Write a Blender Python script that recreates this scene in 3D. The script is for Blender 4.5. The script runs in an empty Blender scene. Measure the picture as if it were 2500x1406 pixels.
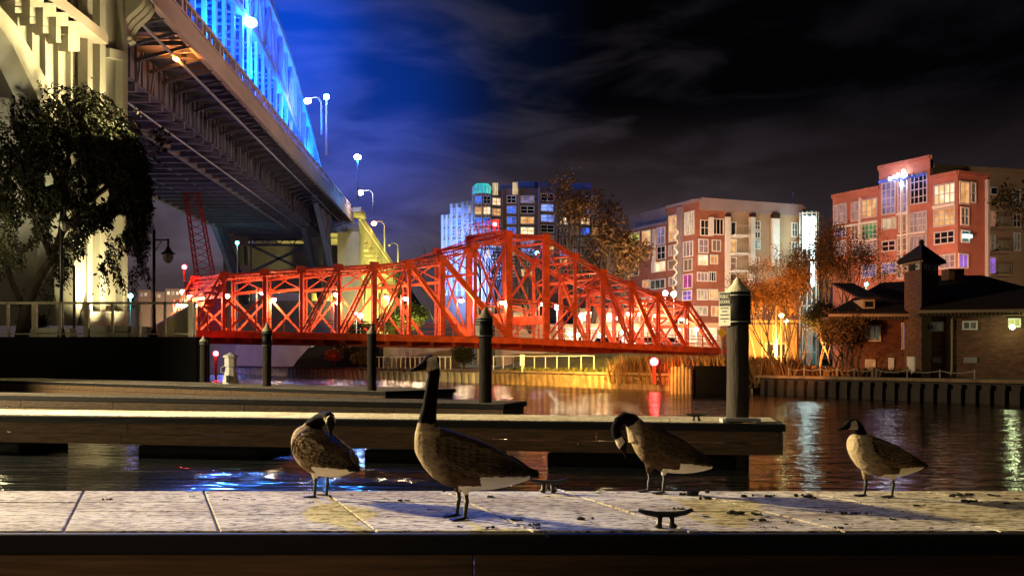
import bpy, bmesh, math, random
from mathutils import Vector, Matrix
# ------------------------------------------------------------------ camera
F, CX, HY, EYE = 2200.0, 1250.0, 876.0, 1.33      # metres; z = 0 is the water
sc = bpy.context.scene
col = sc.collection
cd = bpy.data.cameras.new('camera'); cam = bpy.data.objects.new('camera', cd); col.objects.link(cam)
cd.sensor_width = 36; cd.lens = 36*F/2500; cd.shift_y = (HY-703)/2500; cd.clip_end = 3000; cd.clip_start = .05
cam.location = (0, 0, EYE); cam.rotation_euler = (math.radians(90), 0, 0)
sc.camera = cam
sc.render.resolution_x, sc.render.resolution_y = 1024, 575
sc.view_settings.view_transform = 'Standard'; sc.view_settings.look = 'None'
sc.view_settings.exposure = 0.0; sc.view_settings.gamma = 1
cy = sc.cycles
cy.use_denoising = True; cy.max_bounces = 5; cy.diffuse_bounces = 2; cy.glossy_bounces = 4
cy.caustics_reflective = False; cy.caustics_refractive = False
cy.sample_clamp_indirect = 4.0; cy.sample_clamp_direct = 0

# ------------------------------------------------------------------ night sky
w = bpy.data.worlds.new('World'); sc.world = w; w.use_nodes = True
nt = w.node_tree; nt.nodes.clear()
def N(t, **k):
    n = nt.nodes.new(t)
    for a, b in k.items(): setattr(n, a, b)
    return n
def L(a, b): nt.links.new(a, b)
def math_(op, a, b=None, clamp=False):
    n = N('ShaderNodeMath', operation=op, use_clamp=clamp)
    for i, v in enumerate((a, b)):
        if v is None: continue
        if isinstance(v, (int, float)): n.inputs[i].default_value = v
        else: L(v, n.inputs[i])
    return n.outputs[0]
def remap(v, a, b, c=0.0, d=1.0):
    n = N('ShaderNodeMapRange', interpolation_type='SMOOTHSTEP')
    L(v, n.inputs[0])
    for i, q in enumerate((a, b, c, d)): n.inputs[i+1].default_value = q
    return n.outputs[0]
def scale_col(c, f):
    n = N('ShaderNodeVectorMath', operation='SCALE')
    n.inputs[0].default_value = c; L(f, n.inputs['Scale']); return n.outputs[0]
def addv(a, b):
    n = N('ShaderNodeVectorMath', operation='ADD'); L(a, n.inputs[0]); L(b, n.inputs[1]); return n.outputs[0]
tc = N('ShaderNodeTexCoord'); dirn = tc.outputs['Generated']
sep = N('ShaderNodeSeparateXYZ'); L(dirn, sep.inputs[0])
def toward(px, py):
    return Vector(((px-CX)/F, 1, (HY-py)/F)).normalized()
def lobe(px, py, lo, hi):
    n = N('ShaderNodeVectorMath', operation='DOT_PRODUCT'); L(dirn, n.inputs[0]); n.inputs[1].default_value = toward(px, py)
    return remap(n.outputs['Value'], lo, hi)
mp = N('ShaderNodeMapping'); mp.inputs['Scale'].default_value = (2.6, 2.6, 9.0); mp.inputs['Rotation'].default_value = (0, math.radians(9), 0)
mp.inputs['Location'].default_value = (.35, .2, .62)
L(dirn, mp.inputs['Vector'])
nz = N('ShaderNodeTexNoise'); nz.inputs['Scale'].default_value = 2.4; nz.inputs['Detail'].default_value = 4.5; nz.inputs['Roughness'].default_value = .5
nz.inputs['Distortion'].default_value = .5
L(mp.outputs[0], nz.inputs['Vector'])
cloud = remap(nz.outputs['Fac'], .44, .70)
low = remap(sep.outputs['Z'], .13, .28, 1, 0)           # town glow on the cloud base
leftish = remap(sep.outputs['X'], -.30, .40, 1, .12)
c1 = scale_col((.052, .037, .041), math_('MULTIPLY', low, remap(sep.outputs['X'], -.4, .55, 1.05, .33)))
c2 = scale_col((.046, .038, .046), math_('MULTIPLY', math_('MULTIPLY', cloud, leftish), remap(sep.outputs['Z'], .05, .45, 1, .5)))
lb_ = lobe(800, 280, .968, 1.002)
blue = math_('MULTIPLY', math_('POWER', lb_, 3.8), math_('ADD', .72, math_('MULTIPLY', cloud, .35)))
c3 = scale_col((.000, .036, .36), blue)
c4 = scale_col((.002, .006, .024), lobe(800, 160, .955, .998))
c5 = scale_col((.0, .04, .42), lobe(560, 40, .988, 1.0))
base = N('ShaderNodeVectorMath', operation='ADD'); base.inputs[1].default_value = (.0008, .0008, .0012)
L(addv(addv(addv(c1, c2), addv(c3, c4)), c5), base.inputs[0])
bg = N('ShaderNodeBackground'); bg.inputs['Strength'].default_value = 1.0; L(base.outputs[0], bg.inputs['Color'])
sky = N('ShaderNodeTexSky', sky_type='NISHITA'); sky.sun_disc = False; sky.sun_elevation = math.radians(-8); sky.sun_rotation = math.radians(200)
bg2 = N('ShaderNodeBackground'); bg2.inputs['Strength'].default_value = .05; L(sky.outputs[0], bg2.inputs['Color'])
ad = N('ShaderNodeAddShader'); L(bg.outputs[0], ad.inputs[0]); L(bg2.outputs[0], ad.inputs[1])
ow = N('ShaderNodeOutputWorld'); L(ad.outputs[0], ow.inputs['Surface'])

# ------------------------------------------------------------------ geometry helpers
def P(px, py, d): return Vector(((px-CX)/F*d, d, EYE+(HY-py)/F*d))
ORG = {}
class MB:
    """collects shapes, then build() links them as ONE mesh object"""
    def __init__(s): s.v = []; s.f = []
    def add(s, vs, fs):
        o = len(s.v); s.v += [Vector(q) for q in vs]; s.f += [tuple(i+o for i in f) for f in fs]; return s
    def box(s, a, b):
        x0, y0, z0 = a; x1, y1, z1 = b
        return s.add([(x0,y0,z0),(x1,y0,z0),(x1,y1,z0),(x0,y1,z0),(x0,y0,z1),(x1,y0,z1),(x1,y1,z1),(x0,y1,z1)],
                     [(0,3,2,1),(4,5,6,7),(0,1,5,4),(1,2,6,5),(2,3,7,6),(3,0,4,7)])
    def bar(s, a, b, w, h=None, up=(0,0,1)):
        a, b = Vector(a), Vector(b); h = h or w; t = (b-a)
        if t.length < 1e-6: return s
        t.normalize(); u = Vector(up)
        if abs(t.dot(u)) > .97: u = Vector((0,1,0)) if abs(t.y) < .9 else Vector((1,0,0))
        r = t.cross(u).normalized()*(w/2); u = r.cross(t).normalized()*(h/2)
        vs = [p+i*r+j*u for p in (a, b) for i, j in ((-1,-1),(1,-1),(1,1),(-1,1))]
        return s.add(vs, [(0,3,2,1),(4,5,6,7),(0,1,5,4),(1,2,6,5),(2,3,7,6),(3,0,4,7)])
    def lattice(s, a, b, w, dep, n=8, t=.07, up=(0,0,1)):
        """two flanges tied by zigzag lacing"""
        a, b = Vector(a), Vector(b); d = (b-a).normalized(); u = Vector(up)
        if abs(d.dot(u)) > .97: u = Vector((1,0,0))
        r = d.cross(u).normalized(); q = r.cross(d).normalized()*(w/2)
        s.bar(a+q, b+q, dep, t*1.6, q); s.bar(a-q, b-q, dep, t*1.6, q)
        for i in range(n):
            p0 = a.lerp(b, i/n); p1 = a.lerp(b, (i+1)/n); sg = 1 if i % 2 else -1
            s.bar(p0+q*sg, p1-q*sg, t*.5, t, r)
        return s
    def tube(s, pts, rad, n=8, cap=True):
        pts = [Vector(p) for p in pts]
        if isinstance(rad, (int, float)): rad = [rad]*len(pts)
        o = len(s.v); ref = None
        for i, p in enumerate(pts):
            t = (pts[min(i+1, len(pts)-1)]-pts[max(i-1, 0)]).normalized()
            if ref is None:
                ref = Vector((0,0,1)) if abs(t.z) < .9 else Vector((1,0,0))
            x = t.cross(ref).normalized(); y = x.cross(t).normalized(); ref = y
            for k in range(n):
                a = 2*math.pi*k/n; s.v.append(p+(x*math.cos(a)+y*math.sin(a))*rad[i])
        for i in range(len(pts)-1):
            for k in range(n):
                a = o+i*n+k; b = o+i*n+(k+1) % n; s.f.append((a, b, b+n, a+n))
        if cap:
            s.f.append(tuple(o+k for k in reversed(range(n)))); e = o+(len(pts)-1)*n; s.f.append(tuple(e+k for k in range(n)))
        return s
    def lathe(s, c, prof, n=20):
        """prof: (radius, z) list from bottom to top"""
        c = Vector(c); o = len(s.v)
        for r, z in prof:
            for k in range(n):
                a = 2*math.pi*k/n; s.v.append(c+Vector((r*math.cos(a), r*math.sin(a), z)))
        for i in range(len(prof)-1):
            for k in range(n):
                a = o+i*n+k; b = o+i*n+(k+1) % n; s.f.append((a, b, b+n, a+n))
        s.f.append(tuple(o+k for k in reversed(range(n)))); e = o+(len(prof)-1)*n; s.f.append(tuple(e+k for k in range(n)))
        return s
    def prism(s, poly, vec):
        """poly: 3D points of a planar outline, extruded by vec"""
        n = len(poly); vec = Vector(vec); p = [Vector(q) for q in poly]
        return s.add(p+[q+vec for q in p], [tuple(range(n)), tuple(reversed(range(n, 2*n)))]+[(i, i+n, (i+1) % n+n, (i+1) % n) for i in range(n)])
    def sphere(s, c, r, n=14, m=9, sz=1.0):
        prof = [(max(1e-4, r*math.sin(math.pi*i/m)), -r*sz*math.cos(math.pi*i/m)) for i in range(m+1)]
        return s.lathe(c, prof, n)
    def build(s, name, mat, parent=None, smooth=False, bevel=0, fix=True):
        org = ORG.get(parent.name, Vector()) if parent else Vector()
        me = bpy.data.meshes.new(name); me.from_pydata([q-org for q in s.v], [], s.f)
        if fix:
            bm = bmesh.new(); bm.from_mesh(me); bmesh.ops.recalc_face_normals(bm, faces=bm.faces); bm.to_mesh(me); bm.free()
        if smooth:
            for p in me.polygons: p.use_smooth = True
        for m in (mat if isinstance(mat, (list, tuple)) else [mat]): me.materials.append(m)
        o = bpy.data.objects.new(name, me); col.objects.link(o)
        if parent: o.parent = parent
        ORG[o.name] = org
        if bevel:
            b = o.modifiers.new('bevel', 'BEVEL'); b.width = bevel; b.segments = 2; b.limit_method = 'ANGLE'
        return o
def tag(o, label=None, cat=None, group=None, kind=None):
    if label: o['label'] = label
    if cat: o['category'] = cat
    if group: o['group'] = group
    if kind: o['kind'] = kind
    return o
def thing(name, label, cat, loc, group=None, rz=0):
    o = bpy.data.objects.new(name, None); col.objects.link(o); o.location = loc; o.rotation_euler = (0, 0, rz)
    ORG[o.name] = Vector(loc) if rz == 0 else Vector()
    o.empty_display_size = .3
    return tag(o, label, cat, group)
def copy_tree(o, parent=None):
    c = o.copy(); col.objects.link(c)
    if parent: c.parent = parent
    for ch in list(o.children): copy_tree(ch, c)
    return c
def light(kind, name, loc, color, power, radius=.1, target=None, cone=60, blend=.5, parent=None):
    ld = bpy.data.lights.new(name, kind); ld.color = color; ld.energy = power; ld.shadow_soft_size = radius
    o = bpy.data.objects.new(name, ld); col.objects.link(o)
    loc = Vector(loc)
    if parent: o.parent = parent; o.location = loc-ORG.get(parent.name, Vector())
    else: o.location = loc
    if kind == 'SPOT':
        ld.spot_size = math.radians(cone); ld.spot_blend = blend
        o.rotation_euler = (Vector(target)-loc).to_track_quat('-Z', 'Y').to_euler()
    return o

# ------------------------------------------------------------------ materials
M = {}
def mat(name, c, rough=.7, var=.25, scale=3.0, stretch=(1,1,1), bump=.0, bscale=None, metal=0.0, c2=None, spec=.5, coat=0):
    m = bpy.data.materials.new(name); m.use_nodes = True; t = m.node_tree; b = t.nodes['Principled BSDF']
    b.inputs['Roughness'].default_value = rough; b.inputs['Metallic'].default_value = metal
    b.inputs['Specular IOR Level'].default_value = spec
    tcn = t.nodes.new('ShaderNodeTexCoord'); mpn = t.nodes.new('ShaderNodeMapping'); mpn.inputs['Scale'].default_value = stretch
    t.links.new(tcn.outputs['Object'], mpn.inputs[0])
    n = t.nodes.new('ShaderNodeTexNoise'); n.inputs['Scale'].default_value = scale; n.inputs['Detail'].default_value = 6; n.inputs['Roughness'].default_value = .62
    t.links.new(mpn.outputs[0], n.inputs['Vector'])
    r = t.nodes.new('ShaderNodeValToRGB'); t.links.new(n.outputs['Fac'], r.inputs[0])
    c2 = c2 or tuple(q*(1-var) for q in c)
    r.color_ramp.elements[0].position = .34; r.color_ramp.elements[1].position = .66
    r.color_ramp.elements[0].color = (*c2, 1); r.color_ramp.elements[1].color = (*c, 1)
    t.links.new(r.outputs[0], b.inputs['Base Color'])
    if bump:
        n2 = t.nodes.new('ShaderNodeTexNoise'); n2.inputs['Scale'].default_value = bscale or scale*4; n2.inputs['Detail'].default_value = 5
        t.links.new(mpn.outputs[0], n2.inputs['Vector'])
        bn = t.nodes.new('ShaderNodeBump'); bn.inputs['Strength'].default_value = bump; bn.inputs['Distance'].default_value = .05
        t.links.new(n2.outputs['Fac'], bn.inputs['Height']); t.links.new(bn.outputs[0], b.inputs['Normal'])
    M[name] = m
    return m
def emit(name, c, s, var=0.0, scale=1.5, c2=None, stretch=(1,1,1)):
    m = bpy.data.materials.new(name); m.use_nodes = True; t = m.node_tree; b = t.nodes['Principled BSDF']
    b.inputs['Base Color'].default_value = (.02, .02, .02, 1); b.inputs['Roughness'].default_value = .25
    b.inputs['Emission Strength'].default_value = s; b.inputs['Emission Color'].default_value = (*c, 1)
    if var or c2:
        tcn = t.nodes.new('ShaderNodeTexCoord'); mpn = t.nodes.new('ShaderNodeMapping'); mpn.inputs['Scale'].default_value = stretch
        t.links.new(tcn.outputs['Object'], mpn.inputs[0])
        n = t.nodes.new('ShaderNodeTexNoise'); n.inputs['Scale'].default_value = scale; n.inputs['Detail'].default_value = 3
        t.links.new(mpn.outputs[0], n.inputs['Vector'])
        r = t.nodes.new('ShaderNodeValToRGB'); r.color_ramp.elements[0].position = .38; r.color_ramp.elements[1].position = .62
        c2 = c2 or tuple(q*(1-var) for q in c)
        r.color_ramp.elements[0].color = (*c2, 1); r.color_ramp.elements[1].color = (*c, 1)
        t.links.new(n.outputs['Fac'], r.inputs[0]); t.links.new(r.outputs[0], b.inputs['Emission Color'])
    M[name] = m
    return m
mat('concrete', (.46,.43,.36), .85, .3, .5, (1,1,.5), .25, 6)
mat('concrete_gray', (.30,.28,.27), .9, .35, .4, (1,1,.4), .2, 5)
mat('cast_rail', (.46,.36,.31), .9, .3, .35, (1,.3,1), .2, 5)
mat('rubber', (.008,.008,.009), .75, .3, 6, spec=.2)
mat('float_black', (.006,.006,.007), .8, .3, 3, spec=.12)
mat('timber', (.16,.095,.043), .8, .5, 3.2, (.55,5,9), .35, 5, c2=(.055,.031,.014))
mat('pile_timber', (.026,.015,.009), .85, .5, 5, (3,3,.5), .4, 8)
mat('pile_sleeve', (.006,.006,.006), .5, .3, 4, spec=.2)
mat('cap_white', (.62,.56,.42), .6, .25, 9, bump=.1)
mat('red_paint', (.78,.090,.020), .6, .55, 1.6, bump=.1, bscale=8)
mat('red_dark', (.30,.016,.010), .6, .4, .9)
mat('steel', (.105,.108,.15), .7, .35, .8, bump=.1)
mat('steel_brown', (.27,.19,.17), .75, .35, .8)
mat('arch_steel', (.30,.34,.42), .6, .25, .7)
mat('metal_rail', (.42,.38,.27), .5, .25, 4, metal=.2)
mat('dark_metal', (.018,.018,.018), .5, .3, 5)
mat('galv', (.40,.40,.40), .5, .2, 4)
mat('white_paint', (.72,.70,.66), .6, .12, 3)
mat('frame_gray', (.52,.46,.46), .6, .2, 1)
mat('brick_pink', (.45,.165,.115), .85, .3, .7, bump=.1, bscale=20)
mat('brick_red', (.33,.12,.075), .85, .25, 1.2, bump=.1, bscale=20)
mat('brick_dark', (.20,.085,.048), .9, .55, 3.5, (1,1,2.5), bump=.35, bscale=14)
mat('stucco', (.36,.25,.155), .85, .15, .6)
mat('stucco_purple', (.30,.24,.26), .85, .2, .6)
mat('building_dark', (.16,.12,.12), .85, .2, .6)
mat('roof_tile', (.026,.008,.006), .95, .4, 3, (1,1,6), .3, 9)
mat('soil', (.10,.075,.04), .95, .4, .8, bump=.3)
mat('paving', (.20,.18,.15), .9, .3, 1.2)
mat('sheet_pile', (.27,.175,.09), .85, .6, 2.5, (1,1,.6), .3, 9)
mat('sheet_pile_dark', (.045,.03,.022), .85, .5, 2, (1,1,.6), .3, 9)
mat('grass', (.15,.15,.035), .9, .4, 2.0)
mat('bark', (.045,.03,.02), .9, .4, 6, (3,3,.6), .4)
mat('goose_black', (.012,.010,.009), .55, .3, 20, bump=.2, bscale=60)
mat('glass_dark', (.010,.012,.018), .12, .2, 1)
mat('glass_clear', (.55,.52,.46), .2, .15, 6)
mat('sign_white', (.62,.60,.50), .6, .1, 12)
mat('sign_black', (.010,.010,.010), .6, .1, 6)
mat('sign_navy', (.012,.012,.055), .6, .1, 6)
mat('dropping', (.020,.016,.012), .9, .5, 40, bump=.5, bscale=90)
mat('blue_plastic', (.01,.10,.5), .4, .2, 9)
mat('yellow_sign', (.75,.50,.03), .6, .1, 6)
def leaf(name, c, c2):
    m = mat(name, c, .75, .3, 1.6, c2=c2, spec=.2); return m
leaf('leaf_willow', (.024,.025,.008), (.008,.009,.004))
leaf('leaf_autumn', (.15,.082,.028), (.05,.027,.011))
leaf('leaf_orange', (.23,.105,.026), (.075,.030,.010))
leaf('leaf_green', (.12,.15,.03), (.05,.065,.016))
leaf('leaf_dark', (.030,.030,.012), (.012,.012,.006))
leaf('reed', (.22,.13,.045), (.10,.055,.02))
emit('lamp_warm', (1,.80,.52), 50)
emit('lamp_cool', (.85,.95,1), 28)
emit('lamp_blue', (.04,.30,1), 420)
emit('lamp_white', (1,.86,.72), 45)
emit('lamp_orange', (1,.30,.06), 40)
emit('lamp_red', (1,.03,.04), 45)
emit('lamp_teal', (.10,1,.75), 25)
emit('lamp_green_white', (.75,1,.45), 22)
# lit rooms behind the panes
emit('w_warm', (1,.58,.20), 1.0, c2=(.62,.22,.06), scale=1.1)
emit('w_bright', (1,.78,.50), 1.5, c2=(.75,.40,.16), scale=1.1)
emit('w_cream', (.95,.72,.42), .8, c2=(.55,.34,.16), scale=1.6, stretch=(3,3,.6))
emit('w_pink', (.75,.40,.33), .55, c2=(.42,.20,.17), scale=1.6, stretch=(3,3,.6))
emit('w_tan', (.62,.28,.14), .42, var=.3)
emit('w_dim', (.26,.20,.12), .32, c2=(.03,.03,.03), scale=1.4)
emit('w_green', (.02,.55,.16), .55, c2=(.0,.05,.02), scale=1.0)
emit('w_lime', (.75,.80,.12), .9, c2=(.35,.36,.10), scale=.8)
emit('w_magenta', (.85,.06,.38), .65, c2=(.40,.03,.20), scale=1.2)
emit('w_violet', (.42,.16,.85), .8, c2=(.22,.10,.40), scale=1.2)
emit('w_lav', (.42,.30,.62), .65, c2=(.18,.13,.22), scale=1.0)
emit('w_blue', (.05,.16,.95), 1.3, c2=(.02,.05,.28), scale=.9)
emit('w_sky', (.25,.38,1), 1.25, c2=(.08,.12,.40), scale=.9)
emit('w_teal', (.10,.34,.32), .45, c2=(.02,.06,.06), scale=1.0)
emit('w_tealglow', (.05,.85,.62), 1.1, c2=(.03,.32,.42), scale=.6)
emit('w_strip', (.80,1,.96), 14)
emit('w_white', (.88,1,.95), 3.2, c2=(.5,.75,.75), scale=.8)
M['w_dark'] = M['glass_dark']
# ------------------------------------------------------------------ special materials
def nodes_of(name):
    m = bpy.data.materials.new(name); m.use_nodes = True; M[name] = m
    return m.node_tree, m.node_tree.nodes['Principled BSDF']
def tn(t, typ, **k):
    n = t.nodes.new(typ)
    for a, v in k.items():
        if a in n.inputs: n.inputs[a].default_value = v
        else: setattr(n, a, v)
    return n
t, b = nodes_of('water')
b.inputs['Base Color'].default_value = (.004, .005, .006, 1); b.inputs['Roughness'].default_value = .09; b.inputs['IOR'].default_value = 3.6
b.inputs['Specular IOR Level'].default_value = .9
tcn = t.nodes.new('ShaderNodeTexCoord')
hs = []
for sc_, st, amp in ((.55, (.30, 1, 1), .048), (2.2, (.28, 1.2, 1), .028), (8.0, (.30, 1.2, 1), .009)):
    mpn = t.nodes.new('ShaderNodeMapping'); mpn.inputs['Scale'].default_value = st; mpn.inputs['Rotation'].default_value = (0, 0, .25*len(hs))
    t.links.new(tcn.outputs['Object'], mpn.inputs[0])
    n = tn(t, 'ShaderNodeTexNoise', Scale=sc_, Detail=3.0, Distortion=.4); t.links.new(mpn.outputs[0], n.inputs['Vector'])
    q = t.nodes.new('ShaderNodeMath'); q.operation = 'MULTIPLY'; q.inputs[1].default_value = amp; t.links.new(n.outputs['Fac'], q.inputs[0]); hs.append(q.outputs[0])
s1 = t.nodes.new('ShaderNodeMath'); t.links.new(hs[0], s1.inputs[0]); t.links.new(hs[1], s1.inputs[1])
s2 = t.nodes.new('ShaderNodeMath'); t.links.new(s1.outputs[0], s2.inputs[0]); t.links.new(hs[2], s2.inputs[1])
sx_ = t.nodes.new('ShaderNodeSeparateXYZ'); t.links.new(tcn.outputs['Object'], sx_.inputs[0])   # sheltered between the docks, ruffled out in the river
mr = t.nodes.new('ShaderNodeMapRange'); mr.interpolation_type = 'SMOOTHSTEP'; t.links.new(sx_.outputs['Y'], mr.inputs[0])
for i_, v_ in enumerate((10, 46, 1.5, 4.6)): mr.inputs[i_+1].default_value = v_
s3 = t.nodes.new('ShaderNodeMath'); s3.operation = 'MULTIPLY'; t.links.new(s2.outputs[0], s3.inputs[0]); t.links.new(mr.outputs[0], s3.inputs[1])
bn = tn(t, 'ShaderNodeBump', Strength=1.0, Distance=1.0); t.links.new(s3.outputs[0], bn.inputs['Height']); t.links.new(bn.outputs[0], b.inputs['Normal'])

t, b = nodes_of('dock_concrete')
b.inputs['Roughness'].default_value = .9; b.inputs['Specular IOR Level'].default_value = .2
tcn = t.nodes.new('ShaderNodeTexCoord'); mpn = t.nodes.new('ShaderNodeMapping'); mpn.inputs['Scale'].default_value = (.38, 1, 1)
t.links.new(tcn.outputs['Object'], mpn.inputs[0])
n1 = tn(t, 'ShaderNodeTexNoise', Scale=44.0, Detail=7.0, Roughness=.65, Distortion=.6); n2 = tn(t, 'ShaderNodeTexNoise', Scale=2.3, Detail=5.0, Roughness=.6)
for n in (n1, n2): t.links.new(mpn.outputs[0], n.inputs['Vector'])
r1 = t.nodes.new('ShaderNodeValToRGB'); t.links.new(n1.outputs['Fac'], r1.inputs[0])
r1.color_ramp.elements[0].position = .39; r1.color_ramp.elements[0].color = (.10, .075, .045, 1); r1.color_ramp.elements[1].position = .53; r1.color_ramp.elements[1].color = (.64, .58, .45, 1)
r2 = t.nodes.new('ShaderNodeValToRGB'); t.links.new(n2.outputs['Fac'], r2.inputs[0])
r2.color_ramp.elements[0].position = .35; r2.color_ramp.elements[0].color = (.60, .54, .45, 1); r2.color_ramp.elements[1].position = .62; r2.color_ramp.elements[1].color = (1, 1, 1, 1)
mx = t.nodes.new('ShaderNodeMix'); mx.data_type = 'RGBA'; mx.blend_type = 'MULTIPLY'; mx.inputs[0].default_value = 1
t.links.new(r1.outputs[0], mx.inputs[6]); t.links.new(r2.outputs[0], mx.inputs[7]); t.links.new(mx.outputs[2], b.inputs['Base Color'])
bn = tn(t, 'ShaderNodeBump', Strength=.55, Distance=.010); t.links.new(n1.outputs['Fac'], bn.inputs['Height']); t.links.new(bn.outputs[0], b.inputs['Normal'])

t, b = nodes_of('plumage')
b.inputs['Roughness'].default_value = .85; b.inputs['Specular IOR Level'].default_value = .04
at = t.nodes.new('ShaderNodeAttribute'); at.attribute_name = 'Col'
tcn = t.nodes.new('ShaderNodeTexCoord'); mpn = t.nodes.new('ShaderNodeMapping'); mpn.inputs['Scale'].default_value = (.62, 1.1, 1.25); mpn.inputs['Rotation'].default_value = (0, .35, 0)
t.links.new(tcn.outputs['Object'], mpn.inputs[0])
nw = tn(t, 'ShaderNodeTexNoise', Scale=14.0, Detail=2.0); t.links.new(mpn.outputs[0], nw.inputs['Vector'])
va = t.nodes.new('ShaderNodeVectorMath'); va.operation = 'MULTIPLY_ADD'; t.links.new(nw.outputs['Color'], va.inputs[0]); va.inputs[1].default_value = (.035,)*3; t.links.new(mpn.outputs[0], va.inputs[2])
vo = tn(t, 'ShaderNodeTexVoronoi', Scale=40.0); vo.feature = 'F1'; t.links.new(va.outputs[0], vo.inputs['Vector'])
rr = t.nodes.new('ShaderNodeValToRGB'); t.links.new(vo.outputs['Distance'], rr.inputs[0])
rr.color_ramp.elements[0].position = .25; rr.color_ramp.elements[0].color = (.62, .60, .58, 1); rr.color_ramp.elements[1].position = .72; rr.color_ramp.elements[1].color = (1.55, 1.5, 1.4, 1)
nf = tn(t, 'ShaderNodeTexNoise', Scale=110.0, Detail=3.0); t.links.new(mpn.outputs[0], nf.inputs['Vector'])
mul = t.nodes.new('ShaderNodeMix'); mul.data_type = 'RGBA'; mul.blend_type = 'MULTIPLY'
t.links.new(at.outputs['Alpha'], mul.inputs[0]); t.links.new(at.outputs['Color'], mul.inputs[6]); t.links.new(rr.outputs[0], mul.inputs[7])
t.links.new(mul.outputs[2], b.inputs['Base Color'])
bm1 = tn(t, 'ShaderNodeMath'); bm1.operation = 'MULTIPLY'; t.links.new(vo.outputs['Distance'], bm1.inputs[0]); t.links.new(at.outputs['Alpha'], bm1.inputs[1])
bm2 = tn(t, 'ShaderNodeMath'); bm2.operation = 'MULTIPLY_ADD'; t.links.new(nf.outputs['Fac'], bm2.inputs[0]); bm2.inputs[1].default_value = .35; t.links.new(bm1.outputs[0], bm2.inputs[2])
bn = tn(t, 'ShaderNodeBump', Strength=.6, Distance=.008); t.links.new(bm2.outputs[0], bn.inputs['Height']); t.links.new(bn.outputs[0], b.inputs['Normal'])

# ------------------------------------------------------------------ water, land
def sheet(name, pts, z, m, kind='structure'):
    return tag(MB().add([(x, y, z) for x, y in pts], [tuple(range(len(pts)))]).build(name, m, fix=False), kind=kind)
sheet('water', [(-900, -60), (900, -60), (900, 1200), (-900, 1200)], 0, M['water'])
BANK = .66
BL = [(-27, 84), (-17.7, 71), (-9.5, 60), (-1.1, 48.8), (9.1, 34), (14, 26.8), (23, 14), (40, -8)]
sheet('ground', BL+[(900, -8), (900, 1200), (-900, 1200), (-900, 84)], BANK, M['soil'])
PROM = 2.21
sheet('promenade', [(-200, 36), (-12.6, 36), (-27, 68), (-30, 84.2), (-200, 84.2)], PROM, M['paving'])

# ------------------------------------------------------------------ floating docks
DZ = .56
def dock(loc, label, group, x0, y0, x1, y1, width, joints=None, wale_rows=2, floats=()):
    """near edge runs (x0,y0)-(x1,y1); the finger is `width` deep behind it"""
    th = thing('floating_dock', label, 'dock', (x1, y1, 0), group)
    A, B = Vector((x0, y0, 0)), Vector((x1, y1, 0)); u = (B-A).normalized(); n = Vector((-u.y, u.x, 0)); Lg = (B-A).length
    def q(s, tt, z): p = A+u*s+n*tt; return Vector((p.x, p.y, z))
    def block(m, s0, s1, t0, t1, z0, z1, sk=0.0):
        vs = [q(s0+sk*t0, t0, z0), q(s1+sk*t0, t0, z0), q(s1+sk*t1, t1, z0), q(s0+sk*t1, t1, z0), q(s0+sk*t0, t0, z1), q(s1+sk*t0, t0, z1), q(s1+sk*t1, t1, z1), q(s0+sk*t1, t1, z1)]
        m.add(vs, [(0,3,2,1),(4,5,6,7),(0,1,5,4),(1,2,6,5),(2,3,7,6),(3,0,4,7)])
    m = MB()
    if joints:
        js = [0]+joints+[Lg]
        for i in range(len(js)-1):
            a, c = js[i]+(.006 if i else 0), js[i+1]-.006
            sp = [0, width*.34, width*.66, width] if i % 2 == 0 else [0, width*.42, width*.66, width]
            for k in range(3): block(m, a, c, sp[k]+.0015, sp[k+1]-.0015, DZ-.07, DZ+random.uniform(-.0015, .0015), -.4)
        block(m, 0, Lg, .02, width-.02, DZ-.12, DZ-.02)
    else:
        k = int(Lg/1.4)+1
        for i in range(k): block(m, Lg*i/k+.005, Lg*(i+1)/k-.005, 0, width, DZ-.12, DZ+random.uniform(-.002, .002))
    m.build('deck', M['dock_concrete'], th, bevel=.006 if joints else 0)
    f = MB(); block(f, 0, Lg+.05, -.05, -.002, DZ-.098, DZ-.006); block(f, Lg+.002, Lg+.05, -.002, width, DZ-.098, DZ-.006); f.build('rubber_fender', M['rubber'], th, bevel=.012)
    zt = DZ-.10
    for r in range(wale_rows):
        wm = MB(); s = 0; z1 = zt-r*.145; z0 = z1-.138
        while s < Lg-.1:
            e = min(Lg-.02, s+random.uniform(2.4, 3.6))
            if e > Lg-1: e = Lg-.02
            block(wm, s, e-.008, -.035, .02, z0, z1); s = e
        block(wm, Lg-.02, Lg+.02, -.035, width-.1, z0, z1)
        wm.build('timber_wale', M['timber'], th, bevel=.006)
    for s0, s1 in floats:
        fm = MB(); block(fm, s0, s1, .03, width-.05, -.35, DZ-.40); fm.build('float', M['float_black'], th, bevel=.03)
    return th
random.seed(3)
NJ = [2.0+.70*i for i in range(22)]
XF0 = -9.0
dock(None, 'pale textured concrete dock in the foreground with four geese standing on it', 'floating docks', XF0, 4.04, 8.5, 4.04, 1.22,
     joints=sorted([(-2.5+.70*i)-XF0+.4*1.22 for i in range(-8, 14)]), floats=((.5, 3.5), (5, 8), (9.5, 12.5), (14, 17)))
dock(None, 'first dock finger behind the geese, ending at the big pile with the white sign', 'floating docks', -11.0, 13.2, 3.22, 10.78, 1.15, floats=((1.6, 4.2), (6.0, 7.75), (9.2, 10.9), (11.6, 13.9)))
dock(None, 'middle dock finger with a white capped pile near its right end', 'floating docks', -16.0, 21.0, -.16, 15.5, 1.2, floats=((2, 6), (8, 12), (13, 16)))
dock(None, 'farthest dock finger carrying the white power pedestal', 'floating docks', -24.0, 36.4, -3.0, 21.4, 2.6, floats=((3, 9), (12, 18), (20, 25)))

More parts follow.
